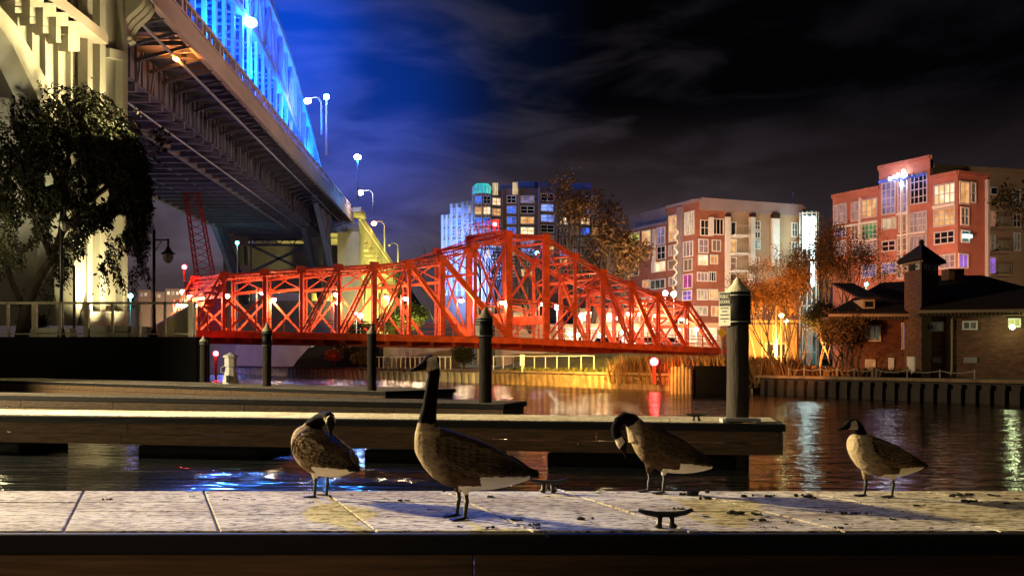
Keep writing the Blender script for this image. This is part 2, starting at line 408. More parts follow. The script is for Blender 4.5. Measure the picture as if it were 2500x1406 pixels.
# cleats, pile hoops and small things on the docks
def cleat(px, py, d, label, s=1.0):
    c = P(px, py, d); c.z = DZ
    th = thing('mooring_cleat', label, 'cleat', c, 'mooring cleats on the docks')
    h = MB(); pts = [(-.125, 0, .082), (-.09, 0, .070), (-.04, 0, .062), (.04, 0, .062), (.09, 0, .070), (.125, 0, .084)]
    h.tube([c+Vector(p)*s for p in pts], [.009*s, .012*s, .014*s, .014*s, .012*s, .009*s], 8); h.build('horn', M['dark_metal'], th, True)
    for sx in (-1, 1):
        l = MB(); l.tube([c+Vector((sx*.036, 0, .001))*s, c+Vector((sx*.028, 0, .022))*s, c+Vector((sx*.026, 0, .06))*s], [.022*s, .012*s, .014*s], 8); l.build('foot', M['dark_metal'], th, True)
cleat(1625, 1290, 4.11, 'black two footed mooring cleat at the front edge of the foreground dock')
cleat(1338, 1200, 5.2, 'mooring cleat behind the tail of the tallest goose', .95)
cleat(1700, 1030, 11.2, 'small cleat on the first finger left of the big pile', 1.1)
o = MB(); c = P(1330, 1296, 4.0); o.bar(c+Vector((0, -.03, .004)), c+Vector((.012, -.036, -.02)), .014, .004); o.build('plastic_scrap', M['blue_plastic'])
tag(bpy.data.objects['plastic_scrap'], 'tiny bright blue plastic scrap on the front edge of the dock', 'scrap')

# droppings
dp = [(262,1220,16),(470,1213,10),(550,1220,14),(585,1216,7),(618,1219,8),(862,1209,10),(945,1217,11),(985,1224,26),(1200,1213,16),(1205,1222,9),(1270,1270,34),(1305,1282,22),(1128,1287,22),(1195,1289,20),
 (1050,1245,12),(1195,1244,10),(1335,1212,8),(1430,1268,30),(1345,1212,10),(1463,1204,12),(1495,1205,6),(1670,1208,18),(1705,1206,48),(1722,1218,26),(1658,1243,20),(1800,1255,34),(1855,1256,30),(1845,1270,32),(1877,1262,10),
 (1728,1261,18),(1860,1287,10),(1890,1288,10),(1928,1277,16),(1960,1283,8),(1825,1212,24),(1880,1213,24),(1962,1213,30),(1985,1216,14),(1990,1240,7),(2025,1252,18),(2065,1254,22),(2090,1254,24),(2052,1250,10),(2120,1254,12),(2005,1268,12),(2072,1280,16),
 (2185,1268,22),(2222,1268,10),(2262,1268,10),(2050,1290,16),(2258,1221,10),(2245,1234,24),(2330,1211,40),(2370,1209,20),(2367,1226,34),(2436,1211,34),(2400,1224,10),(2480,1218,14),(1310,1290,14),(760,1226,9),(2460,1230,14),(2300,1300,9)]
random.seed(11); protos = []
for k in range(6):
    bm = bmesh.new()
    for j in range(random.randint(5, 9)):
        q = bmesh.ops.create_icosphere(bm, subdivisions=1, radius=random.uniform(.10, .30))['verts']
        off = Vector((random.uniform(-.75, .75), random.uniform(-.4, .4), random.uniform(.0, .24))); st = random.uniform(.7, 1.5)
        for v in q:
            v.co = Vector((v.co.x*st, v.co.y*.8, v.co.z*.8))*(1+random.uniform(-.30, .30))+off
    me = bpy.data.meshes.new('goose_dropping'); bm.to_mesh(me); bm.free(); me.materials.append(M['dropping']); protos.append(me)
for px, py, wd in dp:
    d = (EYE-DZ)*F/(py-HY); c = P(px, py, d); c.y = min(max(c.y, 4.1), 5.22); c.z = DZ+.001
    o = bpy.data.objects.new('goose_dropping', random.choice(protos)); col.objects.link(o); o.location = c
    s = wd/F*d*.85; o.scale = (s, s*.9, s*random.uniform(.6, 1.0)); o.rotation_euler = (0, 0, random.uniform(-.5, .5))
    tag(o, 'dark clump of goose droppings on the pale dock slabs', 'dropping', 'droppings scattered on the foreground dock')

# piles
def text_mesh(s, size, m, parent, name, mtx, extr=.002):
    cu = bpy.data.curves.new(name, 'FONT'); cu.body = s; cu.size = size; cu.align_x = 'CENTER'; cu.align_y = 'CENTER'; cu.extrude = extr; cu.offset = size*.012
    tmp = bpy.data.objects.new('tmp', cu); col.objects.link(tmp)
    dg = bpy.context.evaluated_depsgraph_get(); me = bpy.data.meshes.new_from_object(tmp.evaluated_get(dg)); bpy.data.objects.remove(tmp)
    org = ORG.get(parent.name, Vector())
    me.transform(Matrix.Translation(-org) @ mtx); me.materials.clear(); me.materials.append(m)
    o = bpy.data.objects.new(name, me); col.objects.link(o); o.parent = parent; ORG[o.name] = org
    return o
def pile(px, base, r, ytop, ycap, ysl, d, label, sign=None, sl_r=1.14):
    c = P(px, base, d); zt = EYE+(HY-ytop)/F*d; zc = EYE+(HY-ycap)/F*d
    th = thing('mooring_pile', label, 'pile', (c.x, c.y, 0), 'timber mooring piles')
    sh_ = MB().lathe((c.x, c.y, 0), [(r*1.02, -1.5)]+[(r*(1.02-.06*k/14), .1+(zc-.103)*k/14) for k in range(15)], 24)
    for v in sh_.v[24:-24]: q_ = random.uniform(.955, 1.02); v.x = c.x+(v.x-c.x)*q_; v.y = c.y+(v.y-c.y)*q_
    sh_.build('shaft', M['pile_timber'], th, True)
    MB().lathe((c.x, c.y, 0), [(r*1.14, zc), (r*1.16, zc+.012), (r*.55, zc+(zt-zc)*.52), (.02, zt)], 24).build('cap', M['cap_white'], th)
    if ysl:
        zs = EYE+(HY-ysl)/F*d
        s = MB(); s.lathe((c.x, c.y, 0), [(r*sl_r, zs), (r*sl_r, zc-.006)], 24); sl = s.build('sleeve', M['pile_sleeve'], th, True)
        for z in (zs+.03, zc-.04):
            MB().lathe((c.x, c.y, 0), [(r*sl_r+.004, z-.006), (r*sl_r+.004, z+.006)], 24).build('strap', M['galv'], sl)
    if sign:
        x0, y0, x1, y1 = sign; w_ = (x1-x0)/F*d/math.cos(math.radians(38)); h_ = (y1-y0)/F*d
        cc = P((x0+x1)/2, (y0+y1)/2, d-.06); ang = math.radians(-38)
        R = Matrix.Translation(cc) @ Matrix.Rotation(ang, 4, 'Z') @ Matrix.Rotation(math.radians(90), 4, 'X')
        def plate(x_, y_, a, e, z, tk):
            vs = [R @ Vector(v) for v in ((x_-a, y_-e, z), (x_+a, y_-e, z), (x_+a, y_+e, z), (x_-a, y_+e, z), (x_-a, y_-e, z-tk), (x_+a, y_-e, z-tk), (x_+a, y_+e, z-tk), (x_-a, y_+e, z-tk))]
            return vs, [(0,1,2,3),(4,7,6,5),(0,4,5,1),(1,5,6,2),(2,6,7,3),(3,7,4,0)]
        sg = MB().add(*plate(0, 0, w_/2, h_/2, 0, .006)).build('sign', M['sign_white'], th, bevel=.004)
        MB().add(*plate(0, h_*.28, w_*.44, h_*.20, .003, .002)).build('sign_panel', M['sign_black'], sg)
        text_mesh('PUBLIC', w_*.25, M['sign_white'], sg, 'lettering', R @ Matrix.Translation((0, h_*.36, .006)) @ Matrix.Diagonal((.95, 1.5, 1, 1)))
        text_mesh('DOCKING', w_*.215, M['sign_white'], sg, 'lettering', R @ Matrix.Translation((0, h_*.205, .006)) @ Matrix.Diagonal((.95, 1.6, 1, 1)))
        ln = MB()
        for k, (yy, ww) in enumerate(((.02, .34), (-.075, .22), (-.18, .36), (-.29, .36), (-.37, .05))):
            ln.add(*plate(0, yy*h_, ww*w_, h_*.016, .004, .002))
        ln.build('small_print', M['sign_black'], sg)
        MB().bar(cc+Vector((.02, .03, .1)), (c.x, c.y, cc.z+.1), .03).build('bracket', M['galv'], sg)
    return th
pile(1801, 1034, .136, 678, 714, 792, 11.05, 'tallest pile with white cone cap, black sleeve and large white sign', (1757, 713, 1781, 795))
pile(1185, 982, .115, 750, 777, 824, 15.9, 'pile with white cone cap and a small side sign left of the swing bridge tower', (1161, 777, 1173, 818))
pile(908, 956, .115, 795, 815, None, 21.9, 'pile with white cone cap below the navy street sign on the red bridge')
pile(652, 942, .125, 787, 809, 846, 25.6, 'pile with white cone cap and short black sleeve right of the power pedestal')
pile(497, 930, .125, 820, 833, 842, 31.0, 'shorter pile with white cone cap beside the black seawall end')
# brackets at the foot of the first pile
c = P(1801, 1030, 11.05)
hoop = MB()
for sx in (-1, 1): hoop.box((c.x+sx*.2-.03, c.y-.2, DZ+.002), (c.x+sx*.2+.03, c.y-.02, DZ+.05))
hoop.bar((c.x-.2, c.y-.19, DZ+.04), (c.x+.2, c.y-.19, DZ+.04), .04); hoop.build('pile_bracket', M['galv'])
tag(bpy.data.objects['pile_bracket'], 'galvanised bracket hugging the foot of the tallest pile', 'bracket')

# power pedestal
c = P(563, 936, 28.0); c.z = DZ
th = thing('power_pedestal', 'white lighthouse shaped power pedestal on the farthest dock finger', 'pedestal', c)
MB().lathe(c, [(.26, 0), (.25, .08), (.17, .42), (.15, .52), (.2, .54), (.2, .60)], 8).build('base', M['white_paint'], th)
MB().lathe(c, [(.19, .602), (.19, .80), (.24, .82), (.24, .87), (.10, .93), (.03, .97)], 8).build('head', M['white_paint'], th)
MB().box((c.x-.05, c.y-.28, .6), (c.x+.05, c.y-.20, .82)).build('door', M['dark_metal'], th)
for sx in (-1, 1):
    MB().tube([c+Vector((sx*.17, 0, .56)), c+Vector((sx*.30, 0, .5)), c+Vector((sx*.30, 0, .36)), c+Vector((sx*.19, 0, .32))], .018, 6).build('hose_hook', M['galv'], th)

# ------------------------------------------------------------------ geese
RINGS = [(1304,1160,1167,.016),(1288,1142,1174,.045),(1265,1125,1182,.068),(1235,1106,1190,.095),(1200,1087,1196,.115),(1160,1070,1198,.130),(1120,1055,1194,.137),(1085,1044,1184,.130),(1055,1038,1165,.113),(1035,1038,1142,.092),(1020,1044,1118,.066),(1012,1058,1100,.038)]
K = .00196
def gx(px): return (px-1125)*K
def gz(py): return (1266-py)*K
def loft(m, rings, n=20):
    """rings: (centre, axis u, axis v) ellipses"""
    o = len(m.v)
    for c, u, v in rings:
        for k in range(n):
            a = 2*math.pi*k/n; m.v.append(c+u*math.cos(a)+v*math.sin(a))
    for i in range(len(rings)-1):
        for k in range(n):
            a = o+i*n+k; b_ = o+i*n+(k+1) % n; m.f.append((a, b_, b_+n, a+n))
    m.f.append(tuple(o+k for k in reversed(range(n)))); e = o+(len(rings)-1)*n; m.f.append(tuple(e+k for k in range(n)))
def body_at(x):
    xs = sorted(RINGS, key=lambda r: r[0]); px = x/K+1125
    for a, b_ in zip(xs, xs[1:]):
        if a[0] <= px <= b_[0]:
            f = (px-a[0])/(b_[0]-a[0]); return [a[i]*(1-f)+b_[i]*f for i in (1, 2, 3)]
    return None
def goose(label, px, py, d, yaw, s, neck, head, fwd, legs, bx=0.0, pitch=0.0, fluff=1.0, pale_to=.16, ruffle=1.0, tone=1.0):
    c = P(px, py, d); c.z = DZ
    th = thing('goose', label, 'goose', c, 'geese standing on the foreground dock', math.radians(yaw)); th.scale = (s, s, s)
    RB = Matrix.Translation((bx, 0, 0)) @ Matrix.Translation((0, 0, .27)) @ Matrix.Rotation(math.radians(pitch), 4, 'Y') @ Matrix.Translation((0, 0, -.27)); RBi = RB.inverted()
    R3 = RB.to_3x3()
    m = MB()
    loft(m, [(RB @ Vector((gx(x), 0, (gz(t_)+gz(b_))/2)), R3 @ Vector((0, wd*fluff, 0)), R3 @ Vector((0, 0, (gz(t_)-gz(b_))/2))) for x, t_, b_, wd in RINGS], 24)
    m2 = MB(); m2.tube([Vector(q[:3]) for q in neck], [q[3] for q in neck], 16)
    hp, f = Vector(head), Vector(fwd).normalized(); sd = f.cross(Vector((0, 0, 1))).normalized(); up = sd.cross(f).normalized()
    m3 = MB(); hr = [(-.046, .010, .010, 0), (-.034, .024, .024, 0), (-.012, .033, .036, 0), (.012, .031, .035, -.001), (.030, .024, .027, -.004), (.045, .017, .020, -.008), (.062, .014, .014, -.011), (.085, .011, .009, -.014), (.102, .007, .0055, -.016), (.108, .003, .003, -.017)]
    loft(m3, [(hp+f*a+up*dz, sd*rw, up*rh) for a, rw, rh, dz in hr], 14)
    V = []; Fc = []
    for q in (m, m2, m3):
        o = len(V); V += q.v; Fc += [tuple(i+o for i in ff) for ff in q.f]
    for lx, ly in legs:      # feathered thighs
        t_ = MB(); t_.tube([(lx+.012, ly, .20), (lx+.008, ly, .155), (lx, ly, .118)], [.042, .027, .013], 10)
        o = len(V); V += t_.v; Fc += [tuple(i+o for i in ff) for ff in t_.f]
    me = bpy.data.meshes.new('tmp'); me.from_pydata(V, [], Fc)
    bm = bmesh.new(); bm.from_mesh(me); bmesh.ops.recalc_face_normals(bm, faces=bm.faces); bm.to_mesh(me); bm.free()
    tmp = bpy.data.objects.new('tmp', me); col.objects.link(tmp)
    r = tmp.modifiers.new('r', 'REMESH'); r.mode = 'VOXEL'; r.voxel_size = .0052
    sm = tmp.modifiers.new('s', 'SMOOTH'); sm.iterations = 5; sm.factor = .5
    bpy.context.view_layer.update(); dg = bpy.context.evaluated_depsgraph_get()
    nm = bpy.data.meshes.new_from_object(tmp.evaluated_get(dg)); bpy.data.objects.remove(tmp)
    for p in nm.polygons: p.use_smooth = True
    at = nm.color_attributes.new('Col', 'FLOAT_COLOR', 'POINT')
    segs = [(Vector(a[:3]), Vector(b_[:3]), a[3], b_[3]) for a, b_ in zip(neck, neck[1:])]
    rnd = random.Random(5)
    for i, v in enumerate(nm.vertices):
        p = v.co; best = 9; k0 = 0; tt = 0
        for k, (a, b_, ra, rb) in enumerate(segs):
            ab = b_-a; f_ = max(0, min(1, (p-a).dot(ab)/ab.length_squared)); dd = (p-a-ab*f_).length/(ra+(rb-ra)*f_)
            if dd < best: best, k0, tt = dd, k, k+f_
        h = p-hp; ha, hu, hsd = h.dot(f), h.dot(up), h.dot(sd)
        q = RBi @ p; jit = math.sin(q.x*120+q.z*60)*.0016+math.sin(q.y*90+q.z*50)*.0016
        if h.length < .058 or (ha > 0 and h.length < .12 and hu*hu+hsd*hsd < .0009):
            cheek = -.036 < ha < .018-.45*(hu+.01) and -.040 < hu < .024+jit and abs(hsd) > .008
            cc = (.62, .52, .38, .1) if cheek else (.010, .009, .008, .15)
        elif best < 1.5 and tt > 1.75+jit*30 and p.z > .30:
            cc = (.004, .0035, .003, .15)
        else:
            wht = q.x > .095+jit*3 and q.z < .212+(q.x-.1)*-.03+jit
            vent = q.x > -.01 and q.z < .165+jit
            fr = max(0, min(1, (q.x+.225)/pale_to+(q.z-.34)*.9*.16/pale_to))
            if q.x > .335: cc = (.012, .010, .009, .4)
            elif wht or vent: cc = (.82, .74, .58, .05)
            else:
                pale = Vector((.42, .33, .21)); brown = Vector((.060, .037, .021)); dark = Vector((.018, .012, .009))
                cl = pale.lerp(brown, fr)
                if q.z > .30 and q.x > -.10: cl = cl.lerp(dark, min(1, (q.z-.30)/.05)*.8)
                cc = (*cl, .35+.5*fr)
        at.data[i].color = cc
    nm.materials.clear(); nm.materials.append(M['plumage'])
    bo = bpy.data.objects.new('body', nm); col.objects.link(bo); bo.parent = th
    # folded wings, a shell on each flank with stepped rows of feathers
    for sy in (-1, 1):
        wm = MB(); nu, nv = 46, 16; idx = {}
        for i in range(nu+1):
            s_ = i/nu; x = gx(1052+s_*(1318-1052))
            bz = body_at(min(x, gx(1300))) or body_at(gx(1299))
            zt = gz(bz[0]); zb = gz(bz[1]); zc = (zt+zb)/2; rz_ = (zt-zb)/2; ry = bz[2]*fluff
            top = zt-.010-.018*(1-s_); bot = zc+rz_*(.15-.75*math.sin(math.pi*min(1, s_*.9))**.8*(1-s_*.6))+.0
            if s_ > .72: g_ = (s_-.72)/.28; bot = bot*(1-g_)+(zt-.022)*g_; top = zt+.006*g_
            for j in range(nv+1):
                v_ = j/nv; z = bot+(top-bot)*v_
                e = max(0, 1-((z-zc)/max(rz_, .01))**2); y = ry*math.sqrt(e)
                edge = min(1, min(v_, 1-v_)*5)*min(1, min(s_*7, (1-s_)*5+.25))
                row = (s_*6+.45*abs(math.sin(v_*12.5))) % 1.0
                y = max(y, .012)+(.012+.005*(1-row))*edge-.006
                idx[i, j] = len(wm.v); wm.v.append(RB @ Vector((x, sy*y, z)))
        for i in range(nu):
            for j in range(nv): wm.f.append((idx[i, j], idx[i+1, j], idx[i+1, j+1], idx[i, j+1]))
        nb = len(wm.v); rf = random.Random(int(px)+sy); fcol = {}
        def wp(s_, v_, o_=0.0):
            i_, j_ = min(nu-1, int(s_*nu)), min(nv-1, int(v_*nv)); a_, b_ = s_*nu-i_, v_*nv-j_
            g_ = wm.v[idx[i_, j_]]*(1-a_)*(1-b_)+wm.v[idx[i_+1, j_]]*a_*(1-b_)+wm.v[idx[i_, j_+1]]*(1-a_)*b_+wm.v[idx[i_+1, j_+1]]*a_*b_
            return g_+Vector((0, sy*o_, o_*.3))
        s_ = .80
        while s_ > .03:                      # overlapping contour feathers, each a small vane with a pale edge
            n_v = 9 if s_ < .5 else 6
            for c_ in range(n_v):
                v0 = (c_+.5+rf.uniform(-.2, .2)+(.5 if int(s_*20) % 2 else 0))/n_v
                if v0 > .97: continue
                ln_ = .12+.10*s_; hw = .58/n_v; lift = rf.uniform(.003, .006)*ruffle; s1 = min(.99, s_+ln_); dv = rf.uniform(-.03, .03)*ruffle
                k0 = len(wm.v)
                pts_ = [wp(s_, v0, .001), wp(s_+ln_*.55, max(0, v0-hw), .001+lift*.5), wp(s1, min(1, max(0, v0+dv)), .001+lift), wp(s_+ln_*.55, min(1, v0+hw), .001+lift*.5), wp(s_+ln_*.5, v0, .002+lift)]
                wm.v += pts_; wm.f += [(k0, k0+1, k0+4), (k0+1, k0+2, k0+4), (k0+2, k0+3, k0+4), (k0+3, k0, k0+4)]
                dk = Vector((.058, .037, .021)).lerp(Vector((.016, .012, .009)), min(1, s_*1.3)); pl = (Vector((.20, .14, .085)) if s_ < .55 else Vector((.055, .042, .030)))*rf.uniform(.6, 1.2)
                pl = pl*tone; dk = dk*(.4+.6*tone)
                for k_, cl_ in enumerate((dk, pl*.8, pl, pl*.8, dk)): fcol[k0+k_] = cl_
            s_ -= .062
        w_o = wm.build('wing', M['plumage'], th, True, fix=False)
        so = w_o.modifiers.new('so', 'SOLIDIFY'); so.thickness = .006; so.offset = -1
        ca = w_o.data.color_attributes.new('Col', 'FLOAT_COLOR', 'POINT')
        for i in range(nu+1):
            for j in range(nv+1):
                s_ = i/nu; row = (s_*6+.45*abs(math.sin(j/nv*12.5))) % 1.0; v_ = j/nv
                base_ = Vector((.050, .032, .019)).lerp(Vector((.018, .013, .010)), min(1, s_*1.15)*(.45+.55*v_)+.1)
                if row > .80 and s_ < .70: base_ = base_*2.6
                if s_ > .80: base_ = Vector((.016, .013, .011))
                ca.data[idx[i, j]].color = (*base_, .75)
        for k_, cl_ in fcol.items(): ca.data[k_].color = (*cl_, .15)
    for n_, (lx, ly) in enumerate(legs):
        lg = MB(); lg.tube([(lx+.004, ly, .135), (lx+.010, ly, .088), (lx+.006, ly, .075), (lx, ly, .02), (lx, ly, .006)], [.013, .0095, .012, .0085, .010], 10)
        lo = lg.build('leg', M['goose_black'], th, True)
        ft = MB(); a0 = -.12 if n_ else .10
        toes = [Vector((lx-.075*math.cos(a), ly-.075*math.sin(a), .004)) for a in (a0-.52, a0, a0+.52)]
        ft.add([(lx+.006, ly-.006, .008), (lx+.006, ly+.006, .008)]+toes+[(lx, ly, .014)], [(0, 5, 2), (5, 3, 2), (5, 4, 3), (5, 1, 4), (0, 2, 3, 4, 1)])
        for tq in toes: ft.tube([(lx, ly, .010), (Vector((lx, ly, .010))+tq)/2, tq], [.008, .006, .0035], 6)
        ft.tube([(lx, ly, .012), (lx+.02, ly, .004)], [.006, .003], 6)
        ft.build('foot', M['goose_black'], lo)
    return th
goose('tallest goose, upright with neck stretched and white cheek, facing left', 1125, 1266, 4.36, 3, 1.0,
      [(-.140,0,.340,.076),(-.163,0,.420,.060),(-.160,0,.475,.044),(-.150,0,.545,.035),(-.140,0,.625,.031),(-.130,0,.690,.030),(-.131,0,.735,.030)],
      (-.148,0,.755), (-1,0,-.30), ((.020,-.045),(-.018,.045)))
goose('plump pale goose at the left, preening with its head turned over its back', 782, 1212, 5.04, -44, .88,
      [(-.150,0,.345,.080),(-.155,.02,.400,.064),(-.125,.035,.450,.050),(-.060,.045,.490,.042),(.010,.045,.508,.037),(.055,.035,.500,.035)],
      (.085,.020,.478), (.45,-.35,-.85), ((.012,-.050),(-.012,.055)), fluff=1.12, pale_to=.34, ruffle=2.4, tone=2.6)  # ruffled pale feathers, with the lamplight on them put into the tone
goose('dark goose at the far edge left of the big pile, bill tucked into its breast', 1600, 1197, 5.19, 6, .88,
      [(-.100,0,.360,.085),(-.130,0,.430,.066),(-.165,-.005,.475,.050),(-.205,-.01,.492,.040),(-.247,-.015,.468,.036),(-.268,-.02,.425,.033),(-.264,-.03,.380,.032),(-.248,-.04,.350,.032)],
      (-.236,-.05,.333), (.42,-.12,-.85), ((.040,-.045),(-.035,.045)), bx=.05, pitch=6, pale_to=.07, tone=.6)  # lit breast edge and shaded body put into the plumage colour
goose('rightmost goose with short bent neck and ruffled brown back, facing left', 2145, 1211, 5.04, 12, .80,
      [(-.140,0,.345,.080),(-.150,0,.405,.060),(-.150,0,.450,.046),(-.166,0,.490,.039),(-.190,0,.515,.036),(-.212,0,.516,.034)],
      (-.226,-.004,.507), (-1,-.10,-.22), ((.075,-.045),(-.078,.045)), fluff=1.05, pale_to=.24, ruffle=2.2, tone=1.5)
# ------------------------------------------------------------------ red swing bridge
RA, RBv = Vector(((547-CX)/F*62, 62)), Vector(((1755-CX)/F*76, 76))
def on_line(px, A, B):
    """where the ray through column px meets the vertical plane over A-B"""
    k = (px-CX)/F; dx, dy = B.x-A.x, B.y-A.y
    return (k*A.y-A.x)/(dx-k*dy)
def on_plane(px, py, A, B):
    s = on_line(px, A, B); d = A.y+(B.y-A.y)*s; return Vector((A.x+(B.x-A.x)*s, d, EYE+(HY-py)/F*d))
def R(px, py): return on_plane(px, py, RA, RBv)
OFF = Vector((-3.2, 3.4, 0))
RT = Vector((RBv.x-RA.x, RBv.y-RA.y, 0)).normalized()
TOPS = [(547,671),(645,664),(735,657),(827,652),(914,647),(1000,641),(1080,630),(1160,600),(1242,572),(1333,578),(1404,625),(1472,665),(1541,693),(1606,720),(1676,741)]
def by(x): return 813+17*(x-475)/775 if x <= 1250 else 830+26*(x-1250)/505
B0, B1 = R(472, by(472)), R(1752, by(1752))
rb = thing('swing_bridge', 'red steel truss swing bridge with a raised tower, lit by a row of lamps', 'bridge', R(1290, by(1290)))
rp, rd = M['red_paint'], M['red_dark']
BX = [x for x, _ in TOPS]
for o_, side in ((Vector((0,0,0)), 0), (OFF, 1)):
    T = [R(x, y)+o_ for x, y in TOPS]; Bt = [R(x, by(x))+o_ for x in BX]; E0, E1 = B0+o_, B1+o_
    m = MB(); pts = [E0]+Bt+[E1]
    for a, b_ in zip(pts, pts[1:]): m.bar(a, b_, .32, .46)
    m.build('bottom_chord', rp, rb)
    for a, b_ in zip(T, T[1:]):
        m = MB(); m.bar(a+(a-b_).normalized()*.08, b_, .34, .10, (0,0,1))
        m.bar(a-Vector((0,0,.25)), b_-Vector((0,0,.25)), .28, .07); m.lattice(a-Vector((0,0,.13)), b_-Vector((0,0,.13)), .24, .30, 7, .06); m.build('top_chord', rp, rb)
    for a, b_ in ((T[0], E0), (T[-1], E1)):
        m = MB(); m.lattice(a, b_, .42, .34, 10, .09); m.build('end_post', rp, rb)
    for i in range(len(T)):
        wd = .46 if i in (8, 9) else .34 if i in (4, 6) else .22
        m = MB()
        if i in (4, 8, 9, 10) or (i < 8 and side == 0): m.bar(T[i], Bt[i], wd*.9, wd, RT)
        else: m.lattice(T[i], Bt[i], wd, .24, 10, .07, RT)
        m.build('post', rp, rb)
    # main diagonals
    for a, b_, wd in ((4, 3, .26), (5, 4, .26), (3, 2, .22))[:2 if side else 3]+((11, 9, .46), (11, 12, .24), (12, 13, .24), (13, 14, .22)):
        m = MB(); m.lattice(T[a], Bt[b_], wd, .22, 12, .07); m.build('diagonal', rp, rb)
    m = MB(); m.bar(T[6], R(1246, by(1246))+o_, .34, .40); m.build('diagonal', rp, rb)
    m = MB(); m.bar(T[5], R(1130, by(1130))+o_, .22, .26); m.build('diagonal', rp, rb)
    # X bracing in the lower half of the left panels
    for i in range(0, 6 if side else 1):
        p = Bt[i].lerp(T[i], .62); q = Bt[i+1].lerp(T[i+1], .62)
        for a, b_ in ((p, Bt[i+1]), (q, Bt[i])):
            m = MB(); m.bar(a, b_, .13, .15); m.build('brace', rp, rb)
    for i in (8, 9):
        p, q = (T[i]-Vector((0,0,.5)), T[i+1]-Vector((0,0,.5))); mid0, mid1 = Bt[i].lerp(T[i], .37), Bt[i+1].lerp(T[i+1], .37)
        for a, b_ in ((p, mid1), (q, mid0)):
            m = MB(); m.bar(a, b_, .11, .12); m.build('brace', rp, rb)
        m = MB(); m.lattice(mid0, mid1, .26, .20, 6, .06); m.build('strut', rp, rb)
    for i in (7, 12, 13):
        m = MB(); m.bar(T[i], Bt[i+1], .12, .14); m.build('brace', rp, rb)
        m = MB(); m.bar(Bt[i], T[i+1], .12, .14); m.build('brace', rp, rb)
    # gusset plates
    for i in range(len(T)):
        for p in (T[i], Bt[i]): g = MB(); g.bar(p-RT*.30, p+RT*.30, .36, .44); g.build('gusset_plate', rp, rb)
# cross struts and sway frames between the trusses
for i, (x, y) in enumerate(TOPS):
    a = R(x, y); m = MB(); m.lattice(a-Vector((0,0,.25)), a+OFF-Vector((0,0,.25)), .5, .3, 6, .07); m.build('cross_strut', rp, rb)
    if i not in (8, 9):
        m = MB(); h = .30 if i else .36
        a2, b2 = a.lerp(R(x, by(x)), h), (a+OFF).lerp(R(x, by(x))+OFF, h)
        m.bar(a2, b2, .16, .2); m.bar(a, b2, .08); m.bar(a+OFF, a2, .08); m.build('sway_frame', rp, rb)
for i in range(0, len(TOPS)-1):
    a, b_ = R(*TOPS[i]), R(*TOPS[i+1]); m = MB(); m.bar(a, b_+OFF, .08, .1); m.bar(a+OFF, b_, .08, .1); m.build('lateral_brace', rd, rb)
for k in range(1, 5):     # portal lattice at the left end
    a = R(547, 671).lerp(B0, k*.085); m = MB(); m.bar(a, a+OFF, .10, .12); m.build('portal_bar', rp, rb)
for e0, e1 in (((547,671),(510,740)), ((1676,741),(1712,795))):
    a, b_ = R(*e0), R(*e1); m = MB(); m.bar(a, b_+OFF, .1); m.bar(a+OFF, b_, .1); m.bar(b_, b_+OFF, .22, .3); m.build('portal_brace', rp, rb)
# platform on the tower
c0, c1 = R(1242, 572), R(1242, 572)+OFF; up = Vector((0,0,.3))
m = MB(); m.bar(c0+up*.8, c1+up*.8, .9, .10); m.build('tower_walkway', rp, rb)
m = MB()
for k in range(7):
    p = c1.lerp(c0, k/8)+up; m.bar(p, p+Vector((0,0,.95)), .05)
for z in (.5, .95): m.bar(c1+up+Vector((0,0,z)), c1.lerp(c0, .75)+up+Vector((0,0,z)), .05)
m.build('tower_railing', rp, rb)
# deck, floor beams, counterweight house, walkway with railing on the near side
NV = Vector((RT.y, -RT.x, 0))       # towards the camera
def deckpt(px, off, dz): p = R(px, by(px)); return p+off+Vector((0,0,dz))
xs = [415, 475, 620, 760, 900, 1050, 1250, 1400, 1550, 1650, 1762]
m = MB()
for a, b_ in zip(xs, xs[1:]):
    q = [deckpt(a, NV*1.45, .02), deckpt(b_, NV*1.45, .02), deckpt(b_, OFF*1.25, .02), deckpt(a, OFF*1.25, .02)]
    m.prism(q, (0,0,-.16))
m.build('deck', M['steel_brown'], rb)
m = MB()
for a, b_ in zip(xs, xs[1:]): m.bar(deckpt(a, NV*1.5, -.10), deckpt(b_, NV*1.5, -.10), .12, .42)
m.build('fascia', rp, rb)
m = MB()
for a, b_ in zip(xs, xs[1:]):
    for k in (.25, .75): m.bar(deckpt(a, OFF*k, -.40), deckpt(b_, OFF*k, -.40), .25, .5)
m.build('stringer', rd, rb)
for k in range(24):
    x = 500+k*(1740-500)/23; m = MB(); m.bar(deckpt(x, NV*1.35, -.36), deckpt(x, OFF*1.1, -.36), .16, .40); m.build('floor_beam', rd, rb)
rl = MB()
for z in (.45, .80, 1.02): 
    for a, b_ in zip(xs[1:], xs[2:]): rl.bar(deckpt(a, NV*1.45, z), deckpt(b_, NV*1.45, z), .045)
rail = rl.build('railing', rp, rb)
for x in (505,561,620,686,750,840,925,1011,1092,1170,1248,1297,1346,1420,1490,1560,1627,1692,1752):
    m = MB(); m.bar(deckpt(x, NV*1.45, -.25), deckpt(x, NV*1.45, 1.12), .09); m.build('railing_post', rp, rail)
for k in range(2):
    m = MB(); a = deckpt(1249+k*84, OFF*.12, 1.7); b_ = deckpt(1249+k*84, OFF*.88, 1.7); m.bar(a, b_, .5, .7); m.build('girder', rp, rb)
m = MB(); m.box((R(1300,830).x-1.6, R(1300,830).y+1.2, .7), (R(1300,830).x+1.0, R(1300,830).y+3.4, 1.75)); m.build('pivot', M['concrete_gray'], rb)
m = MB(); a = R(928, 790); m.bar(a+NV*1.5, a+NV*1.5-Vector((0,0,1.3)), .10); m.build('clearance_gauge', M['white_paint'], rb)
